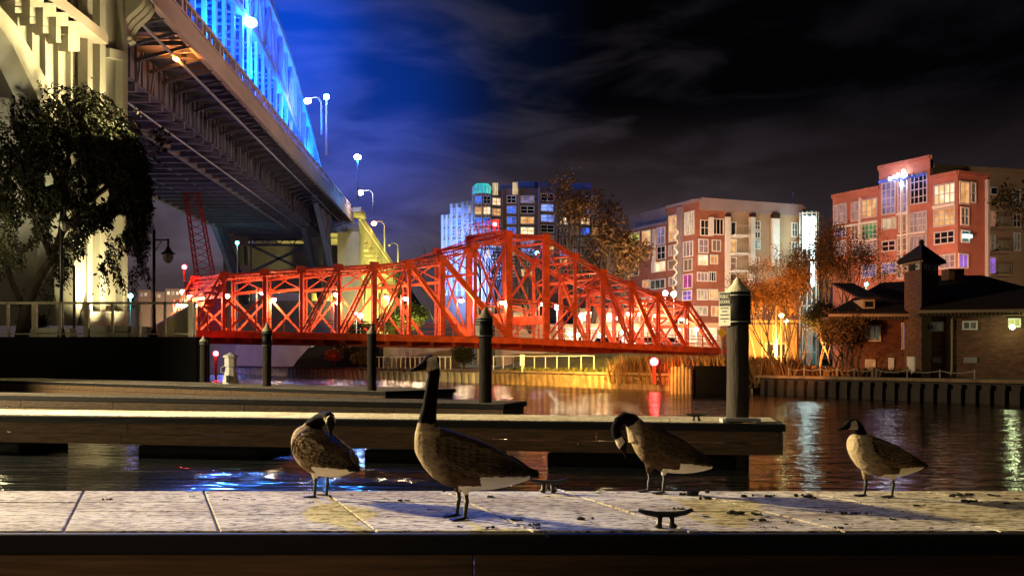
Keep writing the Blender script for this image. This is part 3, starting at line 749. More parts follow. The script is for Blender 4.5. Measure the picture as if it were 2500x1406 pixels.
# navy street sign on the railing
c = R(884, 797)+NV*1.62; ang = math.atan2(RT.y, RT.x)
MX = Matrix.Translation(c) @ Matrix.Rotation(ang, 4, 'Z') @ Matrix.Rotation(math.radians(90), 4, 'X')
def plate(MX, x0, y0, x1, y1, z, tk):
    vs = [MX @ Vector(v) for v in ((x0,y0,z),(x1,y0,z),(x1,y1,z),(x0,y1,z),(x0,y0,z-tk),(x1,y0,z-tk),(x1,y1,z-tk),(x0,y1,z-tk))]
    return MB().add(vs, [(0,1,2,3),(4,7,6,5),(0,4,5,1),(1,5,6,2),(2,6,7,3),(3,7,4,0)])
sg = plate(MX, -.62, -.15, .62, .15, .0, .05).build('sign', M['sign_navy'], rb)
text_mesh('Center', .27, M['sign_white'], sg, 'lettering', MX @ Matrix.Translation((.02, 0, .006)))
# lamps along the deck, two at the left end added to light it
for x, y, k in ((528,717,1),(565,722,0),(650,713,0),(742,725,1),(500,735,1),(486,745,0),(832,718,0),(904,733,1),(955,725,0),(1003,728,0),(1140,733,0),(1240,738,0),(1340,742,0),(1550,765,0),(1617,770,0),(1680,778,0)):
    o_ = OFF*(.92 if k else .14); p = R(x, y)+o_; q = R(x, by(x))+o_
    m = MB(); m.tube([q-RT*.35, Vector((q.x-RT.x*.35, q.y-RT.y*.35, p.z+.25)), p+Vector((0,0,.26))], .045, 6); lp = m.build('lamp', rd, rb)
    MB().sphere(p, .18, 10, 7, .8).build('lamp_globe', M['lamp_warm'], lp); MB().lathe(p, [(.22, .10), (.20, .15), (.06, .24)], 10).build('lamp_hood', rd, lp)
    light('POINT', 'bridge_lamp_light', p+Vector((0,0,-.25))+NV*.25, (1, .66, .36), 470, .16, parent=lp)
def beacon(px, py, pt, label, m_, colr, pw, base):
    th = thing('beacon', label, 'beacon', base)
    MB().bar(base, pt-Vector((0,0,.14)), .12).build('post', rd, th)
    MB().sphere(pt, .17, 12, 8).build('lens', m_, th)
    light('POINT', 'beacon_light', pt+Vector((0,-.3,.1)), colr, pw, .1, parent=th)
p = R(1238, 543)+OFF*.3; beacon(0, 0, p, 'red beacon on top of the swing bridge tower', M['lamp_red'], (1,.04,.12), 260, p-Vector((0,0,.9)))
p = R(513, 641)+OFF*.9; beacon(0, 0, p, 'red beacon above the left portal of the swing bridge', M['lamp_red'], (1,.03,.02), 220, p-Vector((0,0,1.0)))
p = P(1597, 883, 37.2); beacon(0, 0, p, 'red navigation light among the reeds below the swing bridge', M['lamp_red'], (1,.03,.03), 160, Vector((p.x, p.y, .3)))
p = P(527, 863, 58); beacon(0, 0, p, 'red navigation light under the left end of the swing bridge', M['lamp_red'], (1,.03,.03), 90, Vector((p.x, p.y, -.3)))

# bridge rest pier and gate at the left end
m = MB(); a = B0+OFF*.5; m.box((a.x-6, a.y-1.5, -1), (a.x-.3, a.y+6, 2.2)); m.build('abutment', M['concrete_gray']); tag(bpy.data.objects['abutment'], 'concrete abutment under the left end of the swing bridge', 'abutment')
th = thing('crane_mast', 'dark red lattice mast rising behind the left end of the swing bridge', 'mast', P(500, 800, 100))
a0, a1 = P(505, 700, 100), P(462, 430, 100)
cn = [Vector((-.95,-.6,0)), Vector((.95,-.6,0)), Vector((.95,.6,0)), Vector((-.95,.6,0))]
for k in cn: MB().bar(a0+k, a1+k*.7, .14).build('mast_leg', M['red_dark'], th)
m = MB()
for i in range(16):
    for j in range(4):
        p0 = a0.lerp(a1, i/16)+cn[j]*(1-.3*i/16); p1 = a0.lerp(a1, (i+1)/16)+cn[(j+1) % 4]*(1-.3*(i+1)/16); m.bar(p0, p1, .07)
m.build('lacing', M['red_dark'], th)
MB().box(P(480,760,100)-Vector((1,1,8)), P(525,690,100)+Vector((1,1,0))).build('base', M['red_dark'], th)

# ------------------------------------------------------------------ high arch bridge
X0, TX, KS = -15.6, -.0545, 1.15                 # right edge of the deck: x = X0 + TX*y
def G(u, d, z): return Vector(((X0+TX*d+u)*KS, d*KS, EYE+(z-EYE)*KS))
def S(px, py, u=0.0):                  # point on the right side plane seen at a pixel
    d = F*(X0*KS+u)/(px-CX-TX*F); return Vector(((px-CX)/F*d, d, EYE+(HY-py)/F*d))
D0, D1 = 42.0, 128.0
ab = thing('arch_bridge', 'high steel arch road bridge with a blue lit arch and dark underside', 'bridge', G(-8, 85, BANK))
def fz(d): return 19.9+1.4*(d-42)/86             # deck level rises a little
seg = [D0+(D1-D0)*k/22 for k in range(23)]
def run(u, dz, w_, h_, name, m_, d0=None, d1=None):
    m = MB()
    for a, b_ in zip(seg, seg[1:]): m.bar(G(u, a, fz(a)+dz), G(u, b_, fz(b_)+dz), w_, h_)
    return m.build(name, m_, ab)
m = MB()
for a, b_ in zip(seg, seg[1:]): m.prism([G(0, a, fz(a)), G(0, b_, fz(b_)), G(-17.2, b_, fz(b_)), G(-17.2, a, fz(a))], (0,0,-.35))
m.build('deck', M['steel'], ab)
run(-.10, -.15, .5, 1.3, 'fascia', M['cast_rail']); run(.12, -.78, .25, .30, 'ledge', M['cast_rail'])
for k in range(len(seg)-1):
    for i in range(4):
        d = seg[k]+(seg[k+1]-seg[k])*i/4; m = MB(); m.bar(G(-.05, d, fz(d)+.52), G(-.05, d, fz(d)+1.35), .16 if i else .34); m.build('baluster', M['cast_rail'], ab)
run(-.05, 1.38, .3, .2, 'rail', M['cast_rail']); run(-.05, .58, .3, .16, 'rail', M['cast_rail'])
run(-17.1, -.15, .5, 1.3, 'fascia', M['cast_rail'])
LZ = -3.1                                # underside of the lower deck
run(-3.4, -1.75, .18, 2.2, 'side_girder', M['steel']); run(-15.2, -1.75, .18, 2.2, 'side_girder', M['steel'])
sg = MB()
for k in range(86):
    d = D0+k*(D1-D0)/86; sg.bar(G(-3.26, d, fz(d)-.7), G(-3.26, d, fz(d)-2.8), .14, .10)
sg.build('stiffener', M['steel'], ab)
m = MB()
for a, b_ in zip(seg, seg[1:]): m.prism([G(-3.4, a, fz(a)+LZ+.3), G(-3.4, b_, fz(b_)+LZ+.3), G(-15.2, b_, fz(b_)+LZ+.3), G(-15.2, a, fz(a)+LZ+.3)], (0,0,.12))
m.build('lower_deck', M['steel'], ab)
run(-6.6, LZ+.02, .45, .5, 'stringer', M['steel_brown']); run(-9.3, LZ+.12, .2, .34, 'stringer', M['steel']); run(-12.2, LZ+.12, .2, .34, 'stringer', M['steel']); run(-15.3, LZ+.02, .5, .6, 'stringer', M['steel_brown'])
for k in range(38):
    d = D0+1+k*(D1-D0-2)/37; z = fz(d)
    m = MB(); m.bar(G(-3.3, d, z+LZ+.02), G(-15.3, d, z+LZ+.02), .26, .55); m.bar(G(-3.2, d, z+LZ+.3), G(-3.0, d, z-1.2), .12, .16)
    m.build('floor_beam', M['steel'], ab)
    m = MB(); m.bar(G(-3.3, d, z-1.5), G(.02, d, z-.62), .12, .22); m.bar(G(-3.3, d, z-.55), G(.02, d, z-.5), .14, .3); m.build('bracket', M['steel'], ab)
m = MB()
for k in range(37):
    d, e = D0+1+k*(D1-D0-2)/37, D0+1+(k+1)*(D1-D0-2)/37
    for u0, u1 in ((-3.5, -6.4), (-6.8, -9.2)):
        m.bar(G(u0, d, fz(d)+LZ+.1), G(u1, e, fz(e)+LZ+.1), .07); m.bar(G(u1, d, fz(d)+LZ+.1), G(u0, e, fz(e)+LZ+.1), .07)
m.build('wind_brace', M['steel'], ab)
pipe = MB(); pipe.tube([G(-1.2, d, fz(d)-1.15) for d in seg], .10, 6); pipe.build('pipe', M['galv'], ab)
pipe = MB(); pipe.tube([G(-4.6, d, fz(d)+LZ-.25) for d in seg], .07, 6); pipe.build('pipe', M['galv'], ab)
# steel arch: rises above the deck on both sides, two ribs with chords, hangers and lacing
def az(d): return 17.6+16.4*(1-((d-71)/50)**2)          # upper chord
def bz(d): return az(d)-5.4
ad_ = [D0+1+k*(D1-9-D0)/30 for k in range(31)]
for u in (-1.9, -15.2):
    mm = M['arch_steel']
    for fz_, nm in ((az, 'arch_chord'), (bz, 'arch_chord')):
        m = MB()
        for a, b_ in zip(ad_, ad_[1:]): m.bar(G(u, a, fz_(a)), G(u, b_, fz_(b_)), .7, .6)
        m.build(nm, mm, ab)
    m = MB()
    for i, (a, b_) in enumerate(zip(ad_, ad_[1:])):
        if i % 2: m.bar(G(u, a, az(a)), G(u, b_, bz(b_)), .3)
        else: m.bar(G(u, a, bz(a)), G(u, b_, az(b_)), .3)
        m.bar(G(u, a, az(a)), G(u, a, bz(a)), .34)
    m.build('arch_web', mm, ab)
    for i in range(1, 30):
        d = ad_[i]
        if bz(d) > fz(d)+.6:
            m = MB(); m.bar(G(u, d, fz(d)), G(u, d, bz(d)), .32, .40); m.build('hanger', mm, ab)
for i in range(0, 31, 2):
    d = ad_[i]
    if az(d) < fz(d)+5.5: continue
    m = MB(); m.lattice(G(-1.9, d, az(d)), G(-15.2, d, az(d)), .7, .3, 8, .12)
    if i < 28: e = ad_[i+2]; m.bar(G(-1.9, d, az(d)), G(-15.2, e, az(e)), .2); m.bar(G(-15.2, d, az(d)), G(-1.9, e, az(e)), .2)
    m.build('arch_bracing', M['arch_steel'], ab)
# steel bearings and bent legs between the soffit and the far pier
for u in (-4.2, -14.6):
    a = G(u, D1-2, 9.5); b_ = G(u, D1-16, fz(D1)+LZ); c_ = G(u, D1-3, fz(D1)+LZ)
    m = MB(); m.lattice(a, b_, 1.3, .7, 9, .2); m.build('arch_leg', M['steel'], ab)
    m = MB(); m.bar(a, c_, .5); m.bar(a+Vector((.6,0,0)), G(u+2, D1-8, fz(D1)+LZ), .25); m.build('arch_leg', M['steel'], ab)
    for z in (17.3, 13.3):
        m = MB(); p = G(u, D1-6, z); m.box((p.x-1.3, p.y-.15, p.z-.8), (p.x+1.3, p.y+.15, p.z+.8)); m.build('gusset_plate', M['steel_brown'], ab)
m = MB(); m.lattice(G(-4, D1-5, 17.4), G(-15, D1-5, 17.4), 1.2, .5, 12, .2); m.bar(G(-4, D1-5, 17.6), G(-9.5, D1-5, 15), .4); m.bar(G(-15, D1-5, 17.6), G(-9.5, D1-5, 15), .4); m.bar(G(-4, D1-5, 12.4), G(-9.5, D1-5, 15), .4); m.bar(G(-15, D1-5, 12.4), G(-9.5, D1-5, 15), .4); m.build('sway_frame', M['steel'], ab)
# sodium lamps tucked between the brackets
for px, py in ((352, 22), (430, 145), (455, 135), (600, 258)):
    p = S(px, py, -1.4); m = MB(); m.box(p-Vector((.12,.30,.08)), p+Vector((.12,.30,.08))); lo = m.build('soffit_lamp', M['lamp_orange'], ab)
    light('SPOT', 'soffit_lamp_light', p-Vector((0,0,.9)), (1, .28, .04), 1300, .15, p+Vector((-.2,.2,2)), 118, .4, parent=lo)
# blue floodlights washing the arch
for d, pw in ((50, 7000), (60, 9000), (72, 8000), (86, 7000), (100, 6000), (113, 4500)):
    for u in (-.4, -3.1, -13.5):
        p = G(u, d, fz(d)+1.7); m = MB(); m.box(p-Vector((.25,.2,.15)), p+Vector((.25,.2,.15))); lo = m.build('floodlight', M['dark_metal'], ab)
        light('SPOT', 'floodlight_light', p+Vector((0,-.3,.35)), (.0, .115, 1), pw*2.8*(1.2 if u > -1 else 1), .3, G(-2.6 if u > -1 else -8.5, d+2.5, fz(d)+6.5), 130, .5, parent=lo)

# concrete viaduct, near side: pier with bracket, spandrel columns, arch rib
nv = thing('concrete_viaduct', 'floodlit cream concrete arch viaduct at the left edge', 'viaduct', S(262, 800))
cm = M['concrete']
def side(poly, depth, name, u=0.0, m_=cm, par=nv, bevel=0):
    return MB().prism([S(x, y, u) for x, y in poly], (-depth, 0, 0)).build(name, m_, par, bevel=bevel)
side([(212,-420),(312,-420),(312,795),(212,795)], 16.5, 'pier')
for a, b_ in ((214, 226), (244, 258), (300, 311)):
    side([(a,-400),(b_,-400),(b_,790),(a,790)], .45, 'pilaster', .38)
side([(205,-60),(318,-60),(318,-40),(205,-40)], 1.2, 'cornice', .7)
side([(205,760),(314,760),(314,795),(205,795)], 1.0, 'plinth', .45)
for k in range(3):           # scrolled bracket on the pier, three S-shaped ribs
    d = S(288+k*11, 0).y; prof = []
    for i in range(17):
        a = i/16; prof.append((.35+.95*(1-a)**1.2+.22*math.sin(a*2*math.pi), -a*2.05))
    zt = S(300, -5).z
    pts = [Vector((S(288+k*11, 0).x+o_, d, zt+z_)) for o_, z_ in [(.02, 0)]+prof+[(.02, -2.2)]]
    MB().prism(pts, (0, .42, 0)).build('scroll_bracket', cm, nv)
side([(268,118),(312,128),(312,150),(268,140)], .5, 'bracket_base', .42)
for i, (a, b_) in enumerate(((-6, 22), (40, 68), (76, 104), (108, 134), (140, 164), (170, 192))):
    yb = (60, 160, 240, 320, 430, 700)[i]
    side([(a,-360),(b_,-360),(b_,yb),(a,yb)], 1.5, 'column', -.25)
    side([(a+3,-360),(a+8,-360),(a+8,yb-4),(a+3,yb-4)], .3, 'column_rib', -.02)
    t_ = -70+a*.72
    for k, (o_, y0, y1) in enumerate(((1.0, 0, 34), (.7, 34, 56), (.4, 56, 74))):
        side([(a-3,t_+y0),(b_+3,t_+y0),(b_+3,t_+y1),(a-3,t_+y1)], o_+.25, 'corbel', o_)
MB().prism([S(-60,-420), S(212,-420), S(212,-330), S(-60,-330)], (-16, 0, 0)).build('deck', cm, nv)
m = MB(); a, b_ = S(-40,-90), S(212,95); m.bar(a+Vector((.5,0,0)), b_+Vector((.5,0,0)), 1.0, .5); m.build('string_course', M['cast_rail'], nv)
rib_t = [(-60,-60),(-10,5),(40,62),(80,130),(110,190),(135,245),(160,320),(185,430),(205,560),(212,700)]
rib_b = [(-60,-15),(-10,50),(30,110),(62,175),(90,235),(112,290),(136,370),(160,480),(180,600),(188,795)]
m = MB(); A_ = [S(x, y, .3) for x, y in rib_t]; C_ = [S(x, y, .3) for x, y in rib_b]; n_ = len(A_)
vs = A_+C_+[p+Vector((-.95,0,0)) for p in A_]+[p+Vector((-.95,0,0)) for p in C_]; fs = []
for i in range(n_-1):
    fs += [(i, i+1, n_+i+1, n_+i), (2*n_+i, 3*n_+i, 3*n_+i+1, 2*n_+i+1), (i, 2*n_+i, 2*n_+i+1, i+1), (n_+i, n_+i+1, 3*n_+i+1, 3*n_+i)]
fs += [(0, n_, 3*n_, 2*n_), (n_-1, 3*n_-1, 4*n_-1, 2*n_-1)]
m.add(vs, fs).build('arch_rib', cm, nv)
for x in (-2, 30, 66, 100): 
    side([(x,-360),(x+22,-360),(x+22,600),(x,600)], 1.4, 'column', -10.5)

# far viaduct beyond the river
fv = thing('concrete_viaduct', 'yellow floodlit concrete viaduct and pier behind the red bridge', 'viaduct', G(-8, 135, BANK))
fe, ft = D1+.3, D1+4.2
ztop = fz(D1)+.95
m = MB(); m.prism([G(.5, fe, BANK-.2), G(.5, ft+1, BANK-.2), G(-18, ft+1, BANK-.2), G(-18, fe, BANK-.2)], (0,0,10.5)); m.build('pier', M['concrete_gray'], fv)
for u0, u1 in ((.9, -2.2), (-16.0, -18.4)):
    m = MB(); m.prism([G(u0, fe-.4, BANK-.1), G(u0, ft+1.4, BANK-.1), G(u1, ft+1.4, BANK-.1), G(u1, fe-.4, BANK-.1)], (0,0,ztop-BANK)); m.build('pylon', cm, fv)
    m = MB(); m.prism([G(u0+.3, fe-.8, ztop-.1), G(u0+.3, ft+1.9, ztop-.1), G(u1-.3, ft+1.9, ztop-.1), G(u1-.3, fe-.8, ztop-.1)], (0,0,.7)); m.build('pylon_cap', cm, fv)
m = MB(); m.prism([G(-2.2, ft, 11), G(-2.2, ft+.8, 11), G(-16, ft+.8, 11), G(-16, ft, 11)], (0,0,8)); m.build('end_wall', M['concrete_gray'], fv)
zd = lambda d: fz(D1)-.2
m = MB(); m.prism([G(.3, ft+1, zd(0)-1.2), G(.3, 330, zd(0)-3.2), G(-17.5, 330, zd(0)-3.2), G(-17.5, ft+1, zd(0)-1.2)], (0,0,1.9)); m.build('deck', cm, fv)
m = MB(); m.bar(G(.25, ft+1, ztop+.2), G(.25, 330, ztop-1.8), .4, 1.2); m.build('parapet', cm, fv)
for k in range(16):
    d = 137+k*6.5; m = MB(); m.prism([G(.15, d, BANK), G(.15, d+1.6, BANK), G(-1.6, d+1.6, BANK), G(-1.6, d, BANK)], (0,0,zd(0)-1.6-k*.07-BANK)); m.build('column', cm, fv)
    m = MB(); m.prism([G(.45, d-.5, zd(0)-2.4-k*.07), G(.45, d+2.1, zd(0)-2.4-k*.07), G(-1.6, d+2.1, zd(0)-2.4-k*.07), G(-1.6, d-.5, zd(0)-2.4-k*.07)], (0,0,1.2)); m.build('corbel', cm, fv)
for k in range(4):
    c_ = 137+k*26; m = MB(); pts = [G(-.3, c_+13-12.5*math.cos(math.pi*i/14), 2+13*math.sin(math.pi*i/14)) for i in range(15)]
    for a, b_ in zip(pts, pts[1:]): m.bar(a, b_, 1.6, 1.1)
    m.build('arch_rib', cm, fv)
MB().prism([G(-8, 140, BANK), G(-8, 240, BANK), G(-9, 240, BANK), G(-9, 140, BANK)], (0,0,17)).build('inner_wall', cm, fv)
for d, pw in ((141, 9000), (152, 9000), (166, 10000), (182, 12000)):
    light('SPOT', 'viaduct_flood', G(9, d-4, 2.2), (1, .86, .18), pw*4.5, .4, G(-1, d+2, 13), 110, .6)
light('SPOT', 'viaduct_flood', G(8, 122, 2), (1, .84, .24), 22000, .4, G(0, 131, 12), 60, .7)
# roadway lamps on the high bridge
def road_lamp(base, h, arm, head, label, m_, colr, pw, grp='road lamps on the high bridge'):
    th = thing('street_lamp', label, 'street lamp', base, grp); base = Vector(base); top = base+Vector((0,0,h)); arm = Vector(arm)
    m = MB(); m.tube([base, base+Vector((0,0,h*.97)), top+arm*.25+Vector((0,0,.5)) if arm.length else top], [.15, .10, .08], 8); m.build('pole', M['galv'], th, True)
    e = top+arm
    if arm.length: MB().tube([top+Vector((0,0,-.25)), top+arm*.35+Vector((0,0,.45)), e+Vector((0,0,.3))], .06, 6).build('arm', M['galv'], th, True)
    MB().sphere(e, head, 12, 8, .8).build('lamp_head', m_, th)
    light('POINT', 'street_lamp_light', e+Vector((0,0,-.5)), colr, pw, .2, parent=th)
def lampat(px, py, d, ypost, *a, arm=(0,0,0), head=.5, **k):
    d *= KS; e = P(px, py, d); b_ = P(px, ypost, d); base = Vector((e.x, e.y, b_.z))-Vector(arm); road_lamp(base, e.z-b_.z, arm, head, *a, **k)
lampat(612, 56, 72, 190, 'large blue street lamp in front of the blue arch', M['lamp_blue'], (.0,.25,1), 2500, head=.55)
lampat(797, 237, 92, 380, 'blue lamp on a tall pole over the middle of the high bridge', M['lamp_blue'], (.0,.25,1), 2500, head=.36)
lampat(751, 247, 90, 330, 'white lamp on a curved arm left of the tall blue lamp', M['lamp_white'], (1,.8,.65), 200, arm=(-1.6,0,0), head=.4)
lampat(873, 384, 112, 490, 'blue lamp on a tall pole above the far pier', M['lamp_blue'], (.0,.25,1), 2500, head=.50)
lampat(880, 471, 122, 520, 'white street lamp on a curved arm over the far pier', M['lamp_white'], (1,.8,.65), 900, arm=(-2.0,0,0), head=.45)
lampat(913, 546, 150, 615, 'orange street lamp on the far viaduct', M['lamp_orange'], (1,.4,.1), 900, arm=(-2.0,0,0), head=.5)
lampat(950, 598, 180, 640, 'unlit grey street lamp at the far end of the viaduct', M['galv'], (1,.4,.1), 0.1, arm=(-2.0,0,0), head=.35)
# ------------------------------------------------------------------ buildings
class Facade:
    def __init__(s, parent, A, B, o=(0, 0), sc_=1.0):
        s.p, s.A, s.B, s.o, s.k = parent, Vector(A), Vector(B), o, sc_
        t = Vector((s.B.x-s.A.x, s.B.y-s.A.y, 0)).normalized(); s.t = t
        s.n = Vector((t.y, -t.x, 0)); 
        if s.n.y > 0: s.n = -s.n
    def pt(s, X, Y, out=0.0):
        return on_plane(s.o[0]+X/s.k, s.o[1]+Y/s.k, s.A, s.B)+s.n*out
    def rect(s, X0, Y0, X1, Y1):
        """a level rectangle on the wall from a rectangle measured in the picture"""
        a, b = s.pt(X0, (Y0+Y1)/2), s.pt(X1, (Y0+Y1)/2); z1 = (s.pt(X0, Y0).z+s.pt(X1, Y0).z)/2; z0 = (s.pt(X0, Y1).z+s.pt(X1, Y1).z)/2
        return a, b, z0, z1
    def slab(s, a, b, z0, z1, o0, o1):
        q = [Vector((p.x, p.y, z0))+s.n*o for p, o in ((a, o0), (b, o0), (b, o1), (a, o1))]
        return MB().prism(q, (0, 0, z1-z0))
    def window(s, X0, Y0, X1, Y1, kind, nx=2, ny=2, frame='white_paint', fw=.10):
        a, b, z0, z1 = s.rect(X0, Y0, X1, Y1); wd = (b-a).length
        f = MB()
        def bar(p, q, za, zb, o=.10):
            pp, qq = a.lerp(b, p), a.lerp(b, q); v = [Vector((k.x, k.y, za))+s.n*oo for k, oo in ((pp, .02), (qq, .02), (qq, o), (pp, o))]; f.prism(v, (0, 0, zb-za))
        e = fw/wd
        bar(0, 1, z0, z0+fw); bar(0, 1, z1-fw, z1); bar(0, e, z0+fw, z1-fw); bar(1-e, 1, z0+fw, z1-fw)
        for i in range(1, nx): bar(i/nx-e*.35, i/nx+e*.35, z0+fw, z1-fw, .09)
        for j in range(1, ny): z = z0+(z1-z0)*j/ny; bar(e, 1-e, z-fw*.3, z+fw*.3, .085)
        fr = f.build('window', M[frame], s.p)
        s.slab(a.lerp(b, e*.5), b.lerp(a, e*.5), z0+fw*.5, z1-fw*.5, .03, .06).build('pane', M['w_'+kind], fr)
        return fr
    def panel(s, X0, Y0, X1, Y1, m_, name, out=.2):
        a, b, z0, z1 = s.rect(X0, Y0, X1, Y1); return s.slab(a, b, z0, z1, -.05, out).build(name, M[m_], s.p)
def block(parent, pts, z0, z1, m_, name='wall'):
    return MB().prism([Vector((x, y, z0)) for x, y in pts], (0, 0, z1-z0)).build(name, M[m_], parent)
def coping(parent, pts, z, m_, t=.25, h=.3):
    m = MB(); n = len(pts)
    for i in range(n):
        a, b = Vector((*pts[i], z)), Vector((*pts[(i+1) % n], z)); m.bar(a, b, t*2, h)
    return m.build('coping', M[m_], parent)
def at(px, d): return ((px-CX)/F*d, d)
def zz(py, d): return EYE+(HY-py)/F*d

# -- brick and stucco block in the middle (corner towards us)
O6, K6 = (1400, 380), 3.514
b2 = thing('apartment_building', 'brick and cream apartment block with white pilasters and glowing glass corner', 'building', Vector((*at(1700, 95), BANK)))
C2, L2, LL2, R2 = at(1700, 95), at(1629, 99.5), at(1528, 106.4), at(1962, 99.8)
zt = zz(489.5, 95)
back = lambda p, k=25: (p[0]+k*.25, p[1]+k)
block(b2, [L2, C2, R2, back(R2), back(L2)], BANK, zt, 'brick_red'); coping(b2, [L2, C2, R2, back(R2), back(L2)], zt, 'stucco_purple')
block(b2, [LL2, (L2[0]-.02, L2[1]+.03), back(L2), back(LL2)], BANK, zz(555, 103), 'brick_red'); coping(b2, [LL2, L2, back(L2), back(LL2)], zz(555, 103), 'stucco_purple')
block(b2, [back(LL2, 3), back(L2, 2.2), back(L2, 14), back(LL2, 14)], zz(556, 103), zz(507, 103), 'stucco_purple', 'penthouse')
fl = Facade(b2, (*L2, 0), (*C2, 0), O6, K6)
for q in ((820,510,895,740,'warm',2,3),(955,480,1040,680,'cream',2,3),(820,765,890,860,'pink',3,1),(945,735,1030,870,'pink',3,1),(815,895,890,980,'tan',1,1),(950,885,1025,990,'tan',2,1),(820,1040,890,1120,'pink',2,1),(945,1015,1025,1140,'magenta',2,1),(940,1155,1020,1245,'violet',2,2)): fl.window(*q)
fl.panel(905, 445, 940, 1245, 'stucco_purple', 'pier_strip', .3)
m = MB(); rs = []
for i in range(52):
    f_ = i/51; p = fl.pt(922+14*math.sin(f_*44)-18*f_, 640+600*f_, .6); rs.append(p)
m = MB(); m.tube(rs, .05, 5); sl = m.build('light_string', M['galv'], b2)
m = MB()
for p in rs[::1]: m.sphere(p, .10, 6, 4)
m.build('bulbs', M['w_bright'], sl)
fl2 = Facade(b2, (*LL2, 0), (*L2, 0), O6, K6)
for q in ((480,660,570,785,'lime',2,2),(590,640,668,775,'warm',2,2),(718,612,790,765,'lav',2,2),(482,820,570,940,'lime',2,2),(590,800,660,885,'dim',2,1),(720,775,795,892,'dark',2,2),(672,908,795,1000,'bright',3,1),(470,955,565,1035,'dim',2,1),(595,1065,655,1140,'warm',2,1),(662,1060,792,1145,'dim',3,1),(590,1212,680,1260,'cream',3,1),(700,1200,790,1270,'dim',2,1)): fl2.window(*q)
fl2.panel(688, 630, 708, 1000, 'white_paint', 'pier_strip', .25)
fr2 = Facade(b2, (*C2, 0), (*R2, 0), O6, K6)
fr2.panel(1085, 395, 1955, 494, 'stucco_purple', 'parapet_band', .3)
fr2.panel(1300, 500, 1955, 1090, 'stucco', 'stucco_wall', .12)
for q in ((1085,550,1160,690,'dark',2,2),(1192,540,1285,682,'dark',3,1),(1070,715,1155,838,'pink',2,2),(1185,722,1262,824,'tan',2,1),(1065,850,1152,942,'bright',2,1),(1170,850,1238,932,'warm',2,1),(1058,1000,1150,1080,'pink',3,1),(1158,995,1222,1082,'dark',3,1),(1058,1145,1148,1240,'cream',3,1),(1158,1145,1238,1240,'warm',3,1),(1000,1290,1150,1372,'cream',3,1),(1180,1290,1255,1380,'warm',2,1)):
    q = list(q); fr2.window(*q)
fs = Facade(b2, (C2[0]+fr2.n.x*.13, C2[1]+fr2.n.y*.13, 0), (R2[0]+fr2.n.x*.13, R2[1]+fr2.n.y*.13, 0), O6, K6)
for q in ((1345,568,1395,690,'dark',1,1),(1340,715,1398,838,'warm',1,2),(1340,870,1398,980,'tan',1,2),(1338,1010,1395,1080,'dim',1,1),(1550,560,1602,640,'dim',2,2),(1548,650,1602,712,'dim',2,1),(1548,722,1602,805,'dim',2,1),(1545,870,1592,940,'dark',2,1),(1868,575,1922,700,'teal',2,2),(1868,740,1922,818,'teal',2,2),(1866,888,1912,950,'teal',2,1),(1455,450,1535,490,'bright',2,1)): fs.window(*q)
for q in ((1300,530,1332,1290),(1505,532,1545,944),(1692,542,1752,950),(1492,1005,1540,1160),(1160,532,1190,690)): fs.panel(*q, 'white_paint', 'pilaster', .35)
for q in ((1303,500,1332,526),(1508,500,1546,530),(1694,498,1750,538)): fs.panel(*q, 'roof_tile', 'vent_hood', .45)
for y in (690, 843, 990):
    a, b, z0, z1 = fs.rect(1330, y, 1440, y+18); bal = fs.slab(a, b, z0, z1, .0, 1.3).build('balcony', M['white_paint'], b2)
    m = MB()
    for k in range(9): p = a.lerp(b, k/8)+fs.n*1.25; m.bar(Vector((p.x, p.y, z1)), Vector((p.x, p.y, z1+1.0)), .05)
    pa, pb = a+fs.n*1.25, b+fs.n*1.25; m.bar((pa.x, pa.y, z1+1), (pb.x, pb.y, z1+1), .06); m.build('balcony_rail', M['metal_rail'], bal)
# glass corner tower with a lit stair
gt = at(1975, 98.2); zt2 = zz(519, 98.2)
MB().lathe((gt[0], gt[1], 0), [(.95, BANK), (.95, zt2-.4), (1.0, zt2-.3), (.98, zt2)], 12).build('glass_corner', M['w_teal'], b2)
m = MB()
for k in range(12):
    a = 2*math.pi*k/12; p = Vector((gt[0]+.99*math.cos(a), gt[1]+.99*math.sin(a), BANK)); m.bar(p, p+Vector((0,0,zt2-BANK)), .09)
for k in range(7): m.lathe((gt[0], gt[1], zt2-.2-k*2.5), [(1.03, -.06), (1.03, .06)], 12)
m.build('mullion', M['white_paint'], b2)
MB().box((gt[0]-.15, gt[1]-1.12, zz(700, 98)), (gt[0]+.25, gt[1]-1.02, zt2-.6)).build('light_strip', M['w_strip'], b2)
MB().box((gt[0]-.95, gt[1]-1.00, zz(610, 98)), (gt[0]-.3, gt[1]-.92, zt2-.6)).build('light_strip', M['w_strip'], b2)
light('POINT', 'stair_light', (gt[0]-1.5, gt[1]-3, zt2-3), (.6, 1, .95), 350, .4, parent=b2)
light('POINT', 'stair_light', (gt[0]-1.5, gt[1]-3, zt2-8), (.6, 1, .95), 300, .4, parent=b2)
MB().lathe((at(1927, 105)[0], 105, zt), [(1.5, 0), (1.3, .6), (.3, .9)], 12).build('roof_dome', M['white_paint'], b2)
MB().tube([(at(1936, 105)[0], 105, zt), (at(1936, 105)[0], 105, zz(470, 105))], .05, 5).build('antenna', M['galv'], b2)
for x, w_ in ((1785, 1.2), (1800, .8), (1835, 2.2)): MB().box((at(x, 104)[0]-w_/2, 103, zt), (at(x, 104)[0]+w_/2, 104.5, zt+.7)).build('roof_unit', M['dark_metal'], b2)
